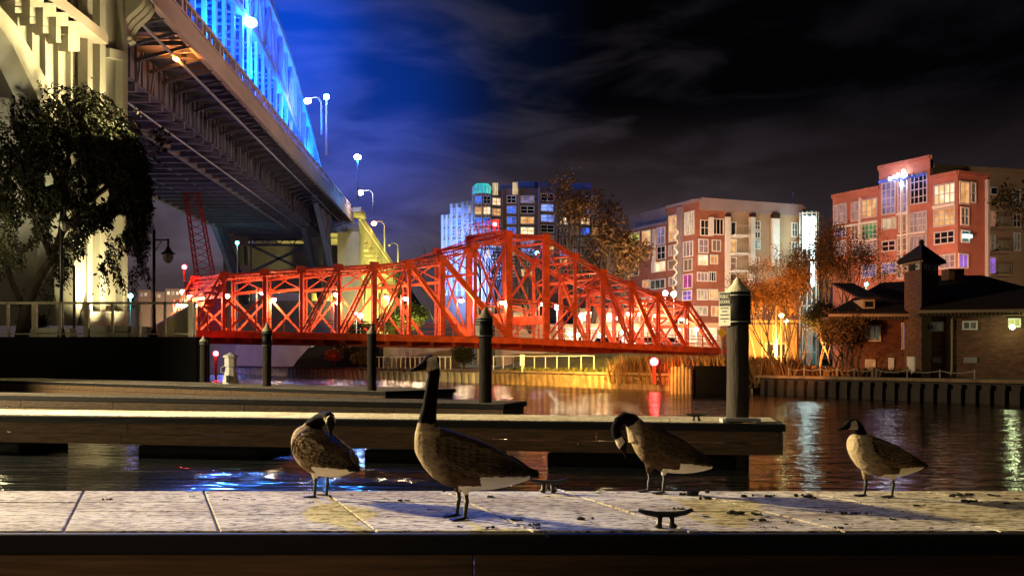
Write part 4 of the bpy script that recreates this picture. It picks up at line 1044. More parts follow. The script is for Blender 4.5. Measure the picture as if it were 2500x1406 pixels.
# street level shops in front, lit by the street
sh = thing('shop_building', 'low cream shop building with lit windows behind the right half of the red bridge', 'building', Vector((*at(1560, 90), BANK)))
block(sh, [at(1225, 92), at(1760, 88), at(1760, 92), at(1225, 96)], BANK, zz(790, 90), 'stucco')
fsh = Facade(sh, (*at(1225, 92), 0), (*at(1760, 88), 0))
for x in range(1380, 1745, 48): fsh.window(x, 800, x+34, 835, random.choice(['bright', 'cream', 'warm']), 2, 1)
for q in ((1480,738,1512,758,'white'),(1555,766,1590,782,'cream')): pass
sh2 = thing('shop_building', 'taller orange lit building with a bright square window behind the bridge tower', 'building', Vector((*at(1285, 97), BANK)))
block(sh2, [at(1165, 98), at(1318, 98), at(1318, 104), at(1165, 104)], BANK, zz(745, 98), 'stucco'); f_ = Facade(sh2, (*at(1165, 98), 0), (*at(1318, 98), 0))
for q in ((1252,762,1316,800,'warm',4,2),(1172,752,1200,775,'cream',1,1),(1210,772,1240,800,'cream',3,1)): f_.window(*q)
sh3 = thing('shop_building', 'yellow lit low building with a bright square window right of the bridge tower', 'building', Vector((*at(1500, 96), BANK)))
block(sh3, [at(1400, 94), at(1640, 93.5), at(1640, 100), at(1400, 101)], BANK, zz(752, 94), 'stucco'); f_ = Facade(sh3, (*at(1400, 94), 0), (*at(1640, 93.5), 0))
for q in ((1480,764,1506,786,'white',1,1),(1560,768,1592,784,'cream',3,1),(1420,762,1450,785,'bright',2,1),(1524,765,1548,786,'warm',2,1),(1604,768,1634,786,'bright',3,1)): f_.window(*q)

# -- pink brick block on the right
O7, K7 = (1850, 340), 3.515
b3 = thing('apartment_building', 'pink lit brick apartment building at the right with a raised centre and big windows', 'building', Vector((*at(2338, 62), BANK)))
A3, B3 = Vector((*at(2033, 71.2), 0)), Vector((*at(2338, 62), 0))
def b3p(px): v = on_plane(px, 800, A3, B3); return (v.x, v.y)
zr = zz(421, 62)
q0, q1, q2, q3 = b3p(2033), b3p(2146), b3p(2271), b3p(2338); e3 = at(2412, 63.3)
bk = lambda p, k=12: (p[0]+k*.5, p[1]+k)
block(b3, [q0, q1, bk(q1), bk(q0)], BANK, zr, 'brick_pink'); 
block(b3, [q1, q2, bk(q2, 3), bk(q1, 3)], BANK, zz(392, 65), 'brick_pink')
block(b3, [q2, q3, e3, bk(e3), bk(q2)], BANK, zr, 'brick_pink')
for pts, z in (((q0, q1, bk(q1), bk(q0)), zr), ((q1, q2, bk(q2, 3), bk(q1, 3)), zz(392, 65)), ((q2, q3, e3, bk(e3), bk(q2)), zr)): coping(b3, pts, z, 'brick_pink', .12, .25)
f3 = Facade(b3, A3, B3, O7, K7)
for q in ((655,555,770,730,'pink',3,2),(805,535,880,705,'pink',2,2),(895,510,1030,675,'warm',3,3),(662,748,765,850,'lav',3,2),(805,725,872,872,'tan',2,2),(893,698,1030,862,'green',4,4),(815,892,1030,1000,'pink',4,2),(895,1072,1025,1190,'lav',2,2),(660,870,765,1000,'pink',3,1),
          (1065,365,1190,648,'lav',3,4),(1205,330,1300,628,'lav',2,4),(1312,300,1463,558,'dark',4,4),(1068,672,1196,775,'cream',3,1),(1213,652,1286,800,'tan',2,2),(1305,622,1460,800,'pink',4,3),(1068,867,1190,965,'dark',2,2),(1200,842,1290,965,'tan',2,2),(1305,822,1456,960,'pink',4,1),(1066,1057,1195,1160,'lav',2,2),(1200,982,1255,1200,'tan',1,3),
          (1515,382,1702,560,'bright',4,2),(1513,592,1702,748,'warm',4,3),(1515,787,1697,902,'dark',3,2),(1558,985,1704,1112,'pink',3,2)): f3.window(*q, frame='frame_gray', fw=.10)
for q in ((650,728,1032,745),(800,872,1030,886),(1200,632,1290,650),(1210,806,1456,820),(1512,562,1704,588)): f3.panel(*q, 'white_paint', 'band', .22)
for q in ((884,505,893,890),(1240,300,1250,1205),(1293,300,1303,980)): f3.panel(*q, 'white_paint', 'mullion_strip', .25)
m = MB()
for x, y in ((1170,345),(1210,328),(1240,312),(1278,320),(1268,390),(1285,282)): m.sphere(f3.pt(x, y, .45), .13, 8, 5)
m.build('bulbs', M['lamp_cool'], b3)
m = MB(); m2 = MB()
for i in range(26):
    x = 1070+i*15.5; m.sphere(f3.pt(x, 372-(x-1070)*.19+random.uniform(-14, 20), .35), .10, 6, 4)
m.build('fairy_lights', M['w_blue'], b3)
for x in (1090, 1250, 1400): light('POINT', 'fairy_light', f3.pt(x, 350, 1.0), (.12, .25, 1), 22, .3, parent=b3)
f3r = Facade(b3, (*q3, 0), (*e3, 0), O7, K7)
for q in ((1725,362,1810,560,'warm',2,1),(1822,370,1866,550,'dim',1,2),(1735,582,1806,742,'dim',2,2),(1738,780,1812,890,'teal',1,1),(1716,980,1802,1110,'violet',2,1)): f3r.window(*q)
f3r.panel(1745, 820, 1808, 850, 'w_white', 'lamp_tube', .3)
f3r.panel(1950, 350, 1966, 1180, 'galv', 'downpipe', .25)
b4 = thing('apartment_building', 'beige apartment building with small balconies at the far right edge', 'building', Vector((*at(2480, 72), BANK)))
A4, B4 = at(2276, 80), at(2640, 84)
block(b4, [A4, B4, bk(B4, 8), bk(A4, 8)], BANK, zz(394, 78), 'stucco'); coping(b4, [A4, B4, bk(B4, 8), bk(A4, 8)], zz(394, 78), 'stucco', .3, .3)
f4 = Facade(b4, (*A4, 0), (*B4, 0), O7, K7)
for q in ((1990,410,2055,480,'dark',1,1),(1990,615,2040,760,'tan',1,2),(2050,690,2090,765,'dark',1,1),(1990,820,2035,960,'dim',1,2),(2048,900,2088,960,'dark',1,1),(1980,1010,2040,1160,'violet',1,2),(2170,430,2250,580,'dim',2,2),(2180,640,2255,760,'dark',2,2),(2190,800,2250,960,'dim',2,2)): f4.window(*q)
for y in (560, 765, 970, 1165):
    a, b, z0, z1 = f4.rect(1985, y, 2110, y+20); bal = f4.slab(a, b, z0, z1, 0, 1.2).build('balcony', M['stucco'], b4)
    m = MB()
    for k in range(9): p = a.lerp(b, k/8)+f4.n*1.15; m.bar(Vector((p.x, p.y, z1)), Vector((p.x, p.y, z1+.9)), .05)
    m.build('balcony_rail', M['metal_rail'], bal)

# -- tall blue and brown block behind the bridge tower
O5, K5 = (1000, 380), 3.514
b1 = thing('apartment_building', 'stepped apartment tower with blue lit corner and teal lit turret behind the bare tree', 'building', Vector((*at(1200, 118), BANK)))
def lvl(x0, x1, ytop, d0, d1, m_, nm='wall'):
    a, b = at(1000+x0/K5, d0), at(1000+x1/K5, d1); block(b1, [a, b, (b[0], b[1]+14), (a[0], a[1]+14)], BANK, zz(380+ytop/K5, (d0+d1)/2), m_, nm); return a, b
steps = [(285,362,500,124,122,'stucco'),(362,462,405,121.9,120,'stucco'),(462,545,385,119.9,118.6,'stucco'),(700,790,300,117.4,118,'building_dark'),(790,1100,280,117.6,118,'building_dark'),(1100,1300,262,117.2,117.8,'building_dark'),(1300,1640,285,117.6,119,'building_dark')]
fcs = []
for x0, x1, yt, d0, d1, m_ in steps:
    a, b = lvl(x0, x1, yt, d0, d1, m_); fcs.append((x0, x1, yt, Facade(b1, (*a, 0), (*b, 0), O5, K5)))
tc_ = at(1000+622/K5, 118.5)
MB().lathe((tc_[0], tc_[1], 0), [(1.25, BANK), (1.25, zz(380+330/K5, 118))], 16).build('turret', M['stucco'], b1)
MB().lathe((tc_[0], tc_[1], 0), [(1.2, zz(380+330/K5, 118)+.01), (1.25, zz(380+265/K5, 118)), (.9, zz(380+242/K5, 118))], 16).build('turret_lantern', M['w_tealglow'], b1)
m = MB()
for k in range(16):
    a = 2*math.pi*k/16; p = Vector((tc_[0]+1.28*math.cos(a), tc_[1]+1.28*math.sin(a), BANK)); m.bar(p, p+Vector((0,0,zz(380+265/K5, 118)-BANK)), .10)
m.build('turret_rib', M['white_paint'], b1)
random.seed(21)
for x0, x1, yt, f_ in fcs[:3]:
    n_ = 2
    for r in range(9):
        y = yt+40+r*92
        if y > 1150: break
        for c in range(n_):
            xa = x0+8+(x1-x0-10)*c/n_; f_.window(xa, y, xa+(x1-x0-14)/n_-6, y+66, random.choice(['blue', 'sky', 'lav', 'sky', 'blue', 'dark', 'pink', 'cream']), 2, 2)
    for c in range(n_+1):
        xa = x0+(x1-x0-6)*c/n_; f_.panel(xa, yt+10, xa+6, 1200, 'white_paint', 'pilaster', .3)
f_ = Facade(b1, (tc_[0]-1.4, tc_[1]-1.36, 0), (tc_[0]+1.6, tc_[1]-1.36, 0), O5, K5)
for r, kinds in enumerate((('blue','dark'),('warm','bright'),('blue','blue'),('sky','lav'),('blue','dim'),('sky','warm'))):
    for c in range(2): f_.window(555+c*75, 345+r*92, 622+c*75, 345+r*92+72, kinds[c], 2, 2)
colsx = [(705,782),(832,915),(948,1070),(1122,1240),(1285,1360),(1375,1450),(1465,1545),(1560,1620)]
kinds = [['bright','warm','dim','lav','warm','dim','lav','dim'],['dark','blue','blue','blue','lav','warm','dim','dim'],['lav','dark','warm','bright','lav','sky','dim','warm'],['dark','sky','sky','dark','dim','warm','lav','dim'],['dim','dim','bright','dim','dark','sky','warm','dim'],['dark','dim','warm','tan','dim','lav','dim','dim'],['dark','sky','bright','blue','dim','dark','warm','dim'],['dim','dim','dim','warm','dim','sky','dim','dim']]
for (xa, xb), ks in zip(colsx, kinds):
    for fx0, fx1, yt, f_ in fcs[3:]:
        if fx0 <= (xa+xb)/2 < fx1:
            for r, k in enumerate(ks): f_.window(xa, yt+62+r*90, xb, yt+62+r*90+68, k, 2, 2)
for x0, x1 in ((790, 800), (1100, 1112), (1300, 1310), (925, 940), (1250, 1262)):
    for fx0, fx1, yt, f_ in fcs[3:]:
        if fx0 <= x0 < fx1: f_.panel(x0+2, yt+8, x1, 1180, 'stucco_purple', 'pilaster', .4)
for x, w_, h_ in ((850, 2.4, 1.2), (1000, 3, 1.6), (1180, 3.2, 1.5), (1480, 2.6, 1.4)):
    c = at(1000+x/K5, 121); MB().box((c[0]-w_/2, c[1], zz(462, 118)-1.5), (c[0]+w_/2, c[1]+3, zz(462, 118)+h_)).build('roof_unit', M['stucco_purple'], b1)
for x, y in ((905,285),(735,290)): c = at(1000+x/K5, 117); MB().box((c[0]-.35, c[1]-.2, zz(380+y/K5, 117)-.7), (c[0]+.35, c[1]+.2, zz(380+y/K5, 117)+.8)).build('lit_sign', M['w_cream'], b1)
light('SPOT', 'tower_flood', (at(1060, 100)[0], 100, 4), (.16, .30, 1), 120000, .4, (at(1125, 120)[0], 120, 13), 40, .7)
light('SPOT', 'tower_flood', (at(1240, 100)[0], 100, 4), (.35, .25, .9), 9000, .4, (at(1260, 118)[0], 118, 14), 60, .6)
# -- distant low buildings at far left
for x0, x1, y, lab in ((338, 368, 708, 'pale distant flat roofed building left of the hanging street lamp'), (370, 402, 712, 'grey distant building behind the hanging street lamp'), (404, 470, 705, 'long cream distant building left of the red bridge portal')):
    d = 190; b = thing('distant_building', lab, 'building', Vector((*at((x0+x1)/2, d), PROM)))
    block(b, [at(x0, d), at(x1, d), at(x1, d+12), at(x0, d+12)], BANK, zz(y, d), 'stucco'); f_ = Facade(b, (*at(x0, d), 0), (*at(x1, d), 0))
    for x in range(x0+4, x1-6, 11): f_.window(x, y+6, x+7, y+15, random.choice(['bright', 'cream', 'pink']), 1, 1, fw=.08)
light('POINT', 'distant_flood', (at(400, 180)[0], 180, 8), (1, .75, .6), 6000, .5)

# ------------------------------------------------------------------ brick house with the square tower
h = thing('brick_house', 'dark brick house with tiled hip roofs and square lookout tower on the right bank', 'house', Vector((*at(2250, 33), BANK)))
O4, K4 = (1800, 600), 3.514
def h4(X, Y, d): return P(O4[0]+X/K4, O4[1]+Y/K4, d)
def base_(px, d): return at(px, d)
dl = 33.6; ze = zz(766, dl)
lw = [at(2054, dl), at(2212, dl-.2), at(2212, dl+7), at(2054, dl+7)]
block(h, lw, BANK-.2, ze, 'brick_dark')
rw = [at(2272, 32.4), at(2640, 31.0), at(2640, 39), at(2272, 40)]
zr_ = zz(757, 32.4)
block(h, rw, BANK-.2, zr_, 'brick_dark')
def hip(parent, e, r, z0, th_=.18):
    """e: four eave corners, r: two ridge points"""
    E = [Vector((x, y, z0)) for x, y in e]; Rg = [Vector(p) for p in r]
    vs = E+Rg+[v-Vector((0,0,th_)) for v in E]
    return MB().add(vs, [(0,1,5,4),(1,2,5),(2,3,4,5),(3,0,4),(6,9,8,7),(0,6,7,1),(1,7,8,2),(2,8,9,3),(3,9,6,0)]).build('roof', M['roof_tile'], parent)
el = [at(2024, dl-.9), at(2226, dl-1.0), at(2226, dl+8), at(2046, dl+8)]
r1 = hip(h, el, (P(2152, 690, dl+3), P(2226, 686, dl+3)), ze+.02)
er = [at(2246, 31.6), at(2680, 30.2), at(2680, 41), at(2262, 41)]
r2 = hip(h, er, (P(2290, 672, 36), P(2398, 672, 36)), zr_+.02)
m = MB(); m.bar(Vector((*el[0], ze-.10)), Vector((*el[1], ze-.10)), .10, .10); m.bar(Vector((*er[0], zr_-.10)), Vector((*er[1], zr_-.10)), .10, .10); m.build('gutter', M['stucco'], h)
m = MB()
for k in range(26):
    p = Vector((*el[0], ze-.2)).lerp(Vector((*el[1], ze-.2)), k/25); m.bar(p+Vector((0,.02,0)), p+Vector((0,.85,0)), .07, .10)
for k in range(44):
    p = Vector((*er[0], zr_-.2)).lerp(Vector((*er[1], zr_-.2)), k/43); m.bar(p+Vector((0,.02,0)), p+Vector((0,.75,0)), .07, .10)
m.build('rafter', M['timber'], h)
# dormer on the left roof
dm = MB(); p0, p1 = P(2106, 750, dl-.55), P(2136, 750, dl-.55); zd = zz(731, dl-.5)
dm.prism([Vector((p0.x, p0.y, ze+.1)), Vector((p1.x, p1.y, ze+.1)), Vector((p1.x, p1.y+2.2, ze+.1)), Vector((p0.x, p0.y+2.2, ze+.1))], (0,0,zd-ze-.1)); dorm = dm.build('dormer', M['stucco'], h)
dm = MB(); dm.add([(p0.x-.18, p0.y-.15, zd), (p1.x+.18, p1.y-.15, zd), (p1.x+.18, p1.y+2.6, zd+.75), (p0.x-.18, p0.y+2.6, zd+.75), (p0.x-.18, p0.y-.15, zd+.07), (p1.x+.18, p1.y-.15, zd+.07), (p1.x+.18, p1.y+2.6, zd+.82), (p0.x-.18, p0.y+2.6, zd+.82)], [(0,3,2,1),(4,5,6,7),(0,1,5,4),(1,2,6,5),(2,3,7,6),(3,0,4,7)]); dm.build('dormer_roof', M['roof_tile'], dorm)
MB().box((p0.x+.08, p0.y-.02, zd-.28), (p1.x-.08, p0.y-.005, zd-.08)).build('dormer_window', M['glass_dark'], dorm)
# tower, set with a corner towards the river
T0, T1, T2 = at(2208, 32.9), at(2250, 31.7), at(2292, 32.9); T3 = (T0[0]+T2[0]-T1[0], T0[1]+T2[1]-T1[1])
zb_, zm, ztp = BANK-.2, zz(668, 32.4), zz(636, 32.4)
tw = block(h, [T0, T1, T2, T3], zb_, zm, 'brick_dark', 'tower')
block(h, [(a*.97+.03*(T1[0]+T3[0])/2, b*.97+.03*(T1[1]+T3[1])/2) for a, b in (T0, T1, T2, T3)], zm+.002, ztp, 'brick_dark', 'lookout')
cxy = ((T1[0]+T3[0])/2, (T1[1]+T3[1])/2)
gr = lambda p, k: (cxy[0]+(p[0]-cxy[0])*k, cxy[1]+(p[1]-cxy[1])*k)
E = [Vector((*gr(p, 1.44), ztp-.06)) for p in (T0, T1, T2, T3)]; ap = Vector((*cxy, zz(594, 32.9)))
tr = MB().add(E+[ap]+[v+Vector((0,0,.10)) for v in E], [(0,3,2,1),(0,1,6,5),(1,2,7,6),(2,3,8,7),(3,0,5,8),(5,6,4),(6,7,4),(7,8,4),(8,5,4)]).build('tower_roof', M['roof_tile'], h)
MB().lathe((*cxy, ap.z-.12), [(.05, 0), (.09, .1), (.09, .2), (.02, .26)], 8).build('finial', M['roof_tile'], tr)
coping(h, [gr(p, 1.03) for p in (T0, T1, T2, T3)], ztp-.10, 'stucco', .04, .07)
for (A_, B_), spans in (((T0, T1), ((.06,.24,'white_paint'),(.30,.60,'glass_dark'),(.70,.90,'white_paint'))), ((T1, T2), ((.14,.28,'white_paint'),(.38,.62,'white_paint'),(.72,.86,'white_paint')))):
    n_ = Vector((B_[1]-A_[1], -(B_[0]-A_[0]), 0)).normalized()
    for s0, s1, m_ in spans:
        a, b = Vector((*A_, 0)).lerp(Vector((*B_, 0)), s0)-n_*.01, Vector((*A_, 0)).lerp(Vector((*B_, 0)), s1)-n_*.01
        q = [Vector((p.x, p.y, zm+.10))+n_*o for p, o in ((a, -.05), (b, -.05), (b, .03), (a, .03))]; sh_ = MB().prism(q, (0,0,ztp-zm-.26)).build('shutter', M[m_], h)
        if s0 in (.38, .06, .70):
            c = (a+b)/2+n_*.04; z = (zm+ztp)/2-.03; MB().prism([Vector((c.x, c.y, z-.07)), Vector((c.x, c.y, z))+Vector((.05,0,0)), Vector((c.x, c.y, z+.07)), Vector((c.x, c.y, z))-Vector((.05,0,0))], n_*.01).build('diamond', M['dark_metal'], sh_)
fh = Facade(h, (*lw[0], 0), (*lw[1], 0), O4, K4); fw_ = Facade(h, (*rw[0], 0), (*rw[1], 0), O4, K4); ft_ = Facade(h, (*T0, 0), (*T1, 0), O4, K4)
fh.window(1122, 680, 1225, 822, 'dim', 2, 1, fw=.05); fh.window(1085, 690, 1118, 800, 'dim', 1, 1, fw=.04); fh.window(1405, 660, 1440, 890, 'lav', 1, 3, fw=.05)
fw_.window(1640, 652, 1765, 735, 'dim', 2, 1, fw=.05); fw_.window(1928, 645, 2058, 722, 'dim', 2, 1, fw=.05); fw_.window(2318, 622, 2428, 700, 'lime', 2, 1, fw=.05)
fw_.panel(1672, 958, 1748, 1005, 'concrete_gray', 'vent', .05); fw_.panel(1940, 955, 2055, 1005, 'concrete_gray', 'vent', .05)
for f_, q in ((fh, (1095,972,1182,1132)), (fh, (1295,960,1342,1138)), (ft_, (1466,950,1532,1142))): f_.panel(*q, 'white_paint', 'door', .05)
ac = fw_.panel(1636, 680, 1668, 725, 'white_paint', 'air_conditioner', .35); fw_.panel(1642, 688, 1662, 717, 'dark_metal', 'grille', .36)
m = MB(); m.tube([fw_.pt(1838, 600, .08), fw_.pt(1838, 1060, .08), fw_.pt(1822, 1130, .12)], .035, 6); m.build('downpipe', M['stucco'], h)
MB().box(P(2326, 672, 35)-Vector((.3,.3,.2)), P(2326, 658, 35)+Vector((.3,.3,0))).build('chimney', M['brick_dark'], h)
p = fw_.pt(2330, 700, .5); lo = MB().sphere(p, .09, 10, 7).build('wall_lamp', M['lamp_green_white'], h)
light('POINT', 'wall_lamp_light', p+Vector((0,-.25,0)), (.9, 1, .5), 14, .08, parent=lo)

# orange lit annex left of the house
an = thing('annex_building', 'small orange lit building with a white framed window behind the autumn shrubs', 'building', Vector((*at(1880, 48), BANK)))
block(an, [at(1815, 48), at(1945, 48), at(1945, 53), at(1815, 53)], BANK, zz(792, 48), 'stucco'); f_ = Facade(an, (*at(1815, 48), 0), (*at(1945, 48), 0), O4, K4)
f_.window(235, 830, 440, 960, 'dim', 2, 1); f_.panel(95, 640, 520, 662, 'stucco', 'eave', .4)
# ------------------------------------------------------------------ shore walls, fences
def wall_thing(name, label, cat, pts, z0, z1, m_, rib=None, cap=None, rib_m=None):
    th = thing(name, label, cat, (*pts[0], BANK))
    m = MB(); r = MB(); c = MB()
    for a, b in zip(pts, pts[1:]):
        A_, B_ = Vector((*a, 0)), Vector((*b, 0)); t = (B_-A_).normalized(); n = Vector((t.y, -t.x, 0)); n = n if n.y < 0 else -n
        q = [A_+n*.02, B_+n*.02, B_-n*.5, A_-n*.5]; m.prism([Vector((p.x, p.y, z0)) for p in q], (0,0,z1-z0))
        if rib:
            L_ = (B_-A_).length; k = int(L_/rib)
            for i in range(k):
                p = A_+t*((i+.5)*L_/k); w_ = rib*.20
                q = [p-t*w_*1.5+n*.021, p-t*w_+n*.16, p+t*w_+n*.16, p+t*w_*1.5+n*.021]; r.prism([Vector((v.x, v.y, z0+.02)) for v in q], (0,0,z1-z0-.14))
                q = [p-t*w_*1.7+n*.022, p-t*w_*1.5+n*.20, p+t*w_*1.5+n*.20, p+t*w_*1.7+n*.022]; r.prism([Vector((v.x, v.y, z1-.26)) for v in q], (0,0,.13))
        if cap: c.bar(A_+n*.05+Vector((0,0,z1)), B_+n*.05+Vector((0,0,z1)), .42, .10)
    m.build('wall', M[m_], th)
    if rib: r.build('sheet_rib', M[rib_m or m_], th)
    if cap: c.build('cap', M[cap], th)
    return th
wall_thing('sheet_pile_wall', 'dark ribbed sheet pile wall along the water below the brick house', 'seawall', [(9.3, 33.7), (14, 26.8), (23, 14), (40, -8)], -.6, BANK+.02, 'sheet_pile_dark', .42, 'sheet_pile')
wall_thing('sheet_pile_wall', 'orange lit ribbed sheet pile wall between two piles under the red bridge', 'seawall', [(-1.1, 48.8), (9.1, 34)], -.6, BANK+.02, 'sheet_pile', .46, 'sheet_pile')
wall_thing('stone_seawall', 'low stone block seawall with a pale cap left of the upright goose head', 'seawall', [(-27, 84), (-17.7, 71), (-9.5, 60), (-1.1, 48.8)], -.6, BANK+.02, 'concrete', .7, 'timber')
wall_thing('promenade_wall', 'tall black seawall below the promenade railing at the left', 'seawall', [(-200, 36), (-12.6, 36), (-27, 68), (-30, 84)], -.6, PROM-.004, 'float_black')
for k in range(6):
    c = P(1642+k*8, 930, 34.6); m = MB().lathe((c.x, 34.6-k*.06, 0), [(.075, -.5), (.078, .3), (.07, 1.05+random.uniform(-.1, .1))], 10)
    tag(m.build('fender_pile', M['sheet_pile'], smooth=False), 'slim pale fender pile standing in the row left of the black crib', 'pile', 'fender piles beside the timber crib')
m = MB(); m.box((P(1684, 900, 35).x, 34.3, -.5), (P(1772, 900, 35).x, 36.8, zz(893, 35))); m.build('timber_crib', M['float_black'], bevel=.03); tag(bpy.data.objects['timber_crib'], 'black boxy timber crib between the reeds and the tallest pile', 'crib')
m = MB(); a, b, c_ = Vector((*at(760, 82), -.3)), Vector((*at(575, 82), -.3)), Vector((*at(430, 84), -.3))
m.prism([a, b, c_, c_+Vector((0,3,0)), a+Vector((0,3,0))], (0,0,zz(822, 82)+.3)); m.build('retaining_wall', M['concrete_gray']); tag(bpy.data.objects['retaining_wall'], 'grey concrete retaining wall seen under the left arm of the red bridge', 'wall')
m = MB()
pts = [Vector((*at(x, 72), zz(y, 72))) for x, y in ((700,918),(725,880),(752,850),(790,838),(925,838),(925,905),(780,915))]
m.prism(pts, (0, 2.5, 0)); m.build('pier_base', M['float_black']); tag(bpy.data.objects['pier_base'], 'dark curved pier base under the swing bridge beside red lit shrubs', 'pier')
m = MB(); m.prism([Vector((*at(858, 74.6), BANK)), Vector((*at(1120, 74.6), BANK)), Vector((*at(1120, 75.4), BANK)), Vector((*at(858, 75.4), BANK))], (0,0,zz(838, 74.6)-BANK)); m.build('embankment_wall', M['concrete_gray']); tag(bpy.data.objects['embankment_wall'], 'dark blue lit embankment wall under the middle of the red bridge', 'wall')
light('POINT', 'quay_light', (*at(880, 73.2), 1.7), (.03, .05, 1), 120, .1); light('POINT', 'quay_light', (*at(548, 78), 2.2), (.10, .10, 1), 220, .2)
def fence(label, px0, px1, A, B, inset, h, nposts, m_, cat='fence', name='railing', sag=0.0, mid=0):
    A, B = Vector((*A, 0)), Vector((*B, 0)); t = (B-A).normalized(); n = Vector((-t.y, t.x, 0)); n = n if n.y > 0 else -n
    a, b = on_plane(px0, 800, A+n*inset, B+n*inset), on_plane(px1, 800, A+n*inset, B+n*inset); a.z = b.z = BANK
    th = thing(name, label, cat, a)
    if sag:
        m = MB()
        for i in range(nposts-1):
            p, q = a.lerp(b, i/(nposts-1)), a.lerp(b, (i+1)/(nposts-1)); m.tube([p.lerp(q, k/8)+Vector((0,0,h-.04-sag*(1-(k/4-1)**2))) for k in range(9)], .012, 5)
        m.build('chain', M[m_], th)
    else:
        for z in [h]+[h*(k+1)/(mid+1) for k in range(mid)]: m = MB(); m.bar(a+Vector((0,0,z)), b+Vector((0,0,z)), .05); m.build('rail', M[m_], th)
    for i in range(nposts): p = a.lerp(b, i/(nposts-1)); m = MB(); m.bar(p, p+Vector((0,0,h)), .05 if not sag else .035); m.build('post', M[m_], th)
    return th
fence('pale railing on the seawall around the head of the tallest goose', 915, 1100, (-9.5,60), (-1.1,48.8), 1.0, .80, 17, 'white_paint')
fence('yellow lit railing on the bank right of the pile below the bridge tower', 1205, 1450, (-1.1,48.8), (9.1,34), 1.6, .82, 10, 'white_paint')
fence('low post and chain fence on the seawall in front of the brick house', 1925, 2130, (9.3,33.7), (14,26.8), .5, .36, 6, 'metal_rail', sag=.07)
fence('low post and chain fence at the dark right end of the seawall', 2140, 2380, (9.3,33.7), (14,26.8), .5, .34, 4, 'metal_rail', sag=.07)
c = P(947, 880, 51.5); th = thing('notice_board', 'small white notice board on the seawall railing', 'sign', (c.x, c.y, BANK)); MB().bar((c.x, c.y, BANK), (c.x, c.y, c.z), .05).build('post', M['metal_rail'], th); MB().box((c.x-.14, c.y-.05, c.z-.2), (c.x+.14, c.y-.03, c.z+.2)).build('board', M['white_paint'], th)
c = P(1275, 880, 45); th = thing('notice_board', 'pale upright notice board behind the yellow lit railing', 'sign', (c.x, c.y, BANK)); MB().bar((c.x, c.y+.04, BANK), (c.x, c.y+.04, c.z), .05).build('post', M['metal_rail'], th); MB().box((c.x-.11, c.y-.05, c.z-.25), (c.x+.11, c.y-.03, c.z+.3)).build('board', M['white_paint'], th)

# grass bank with a low slope beyond the yellow railing
m = MB(); gp = []
for i in range(30):
    for j in range(10):
        x = -1.5+i*.46; y0 = 47.5-(x+1.1)*1.42+2.0; gp.append(Vector((x+j*.35, y0+j*.75, BANK+.02+.95*(1-math.cos(min(1, j/7)*math.pi))/2*math.sin(math.pi*min(1, .2+i/34))+random.uniform(-.03, .03))))
for i in range(29):
    for j in range(9): m.f.append((i*10+j, (i+1)*10+j, (i+1)*10+j+1, i*10+j+1))
m.v = gp; tag(m.build('grass_bank', M['grass'], smooth=True), kind='structure')
def tufts(name, m_, place, n, h, w_, kind='stuff', seed=1, sway=.35):
    rn = random.Random(seed); m = MB()
    for _ in range(n):
        p = place(rn); hh = h*rn.uniform(.45, 1.1); a = rn.uniform(0, 6.28); d = Vector((math.cos(a), math.sin(a), 0)); q = p+Vector((rn.uniform(-sway, sway)*hh, rn.uniform(-sway, sway)*hh, hh)); ww = w_*rn.uniform(.5, 1.3)
        m.add([p-d*ww, p+d*ww, (p+q)/2+d*ww*1.3, q, (p+q)/2-d*ww*1.2], [(0,1,2,4),(4,2,3)])
    return tag(m.build(name, M[m_], fix=False), kind=kind)
def strip(A, B, lo, hi, z=BANK, f0=0, f1=1):
    A, B = Vector((*A, 0)), Vector((*B, 0)); t = (B-A).normalized(); n = Vector((-t.y, t.x, 0)); n = n if n.y > 0 else -n
    def f(rn):
        p = A.lerp(B, rn.uniform(f0, f1))+n*rn.uniform(lo, hi); return Vector((p.x, p.y, z))
    return f
tufts('grass', 'grass', strip((-1.1,48.8), (9.1,34), .5, 4.5), 2600, .28, .03, seed=2)
tufts('reeds', 'reed', strip((-1.1,48.8), (9.1,34), -.25, 1.7, .25, .55, 1.02), 2600, 1.25, .035, seed=3)
tufts('reeds', 'reed', strip((9.1,34), (14,26.8), .4, 2.2, BANK, -.35, .12), 900, .8, .035, seed=4)
tufts('ground_cover', 'leaf_orange', strip((9.1,34), (14,26.8), .5, 4, BANK, -.2, .55), 1500, .40, .05, seed=5)

# ------------------------------------------------------------------ trees and shrubs
def grow(m, rn, p, d, ln, rad, lvl, tips, spread=.6, up=.25, kids=(2, 3), lean=Vector()):
    pts = [p]; dd = d.copy(); k = 3
    for i in range(k):
        dd = (dd+Vector((rn.uniform(-.18, .18), rn.uniform(-.18, .18), rn.uniform(-.05, .15)))+lean*.2).normalized(); pts.append(pts[-1]+dd*ln/k)
    m.tube(pts, [rad, rad*.88, rad*.76, rad*.62], 6 if rad > .05 else 4, cap=False)
    if lvl == 0: tips += [(pts[-1], dd), (pts[-2], dd)]; return
    if lvl <= 1: tips.append((pts[-1], dd))
    for i in range(rn.randint(*kids)):
        nd = (dd+Vector((rn.uniform(-1, 1), rn.uniform(-1, 1), rn.uniform(-.3, .7)))*spread+Vector((0,0,up))).normalized()
        grow(m, rn, pts[-1] if i else pts[-2].lerp(pts[-1], rn.uniform(.3, 1)), nd, ln*rn.uniform(.62, .85), rad*.58, lvl-1, tips, spread, up, kids, lean)
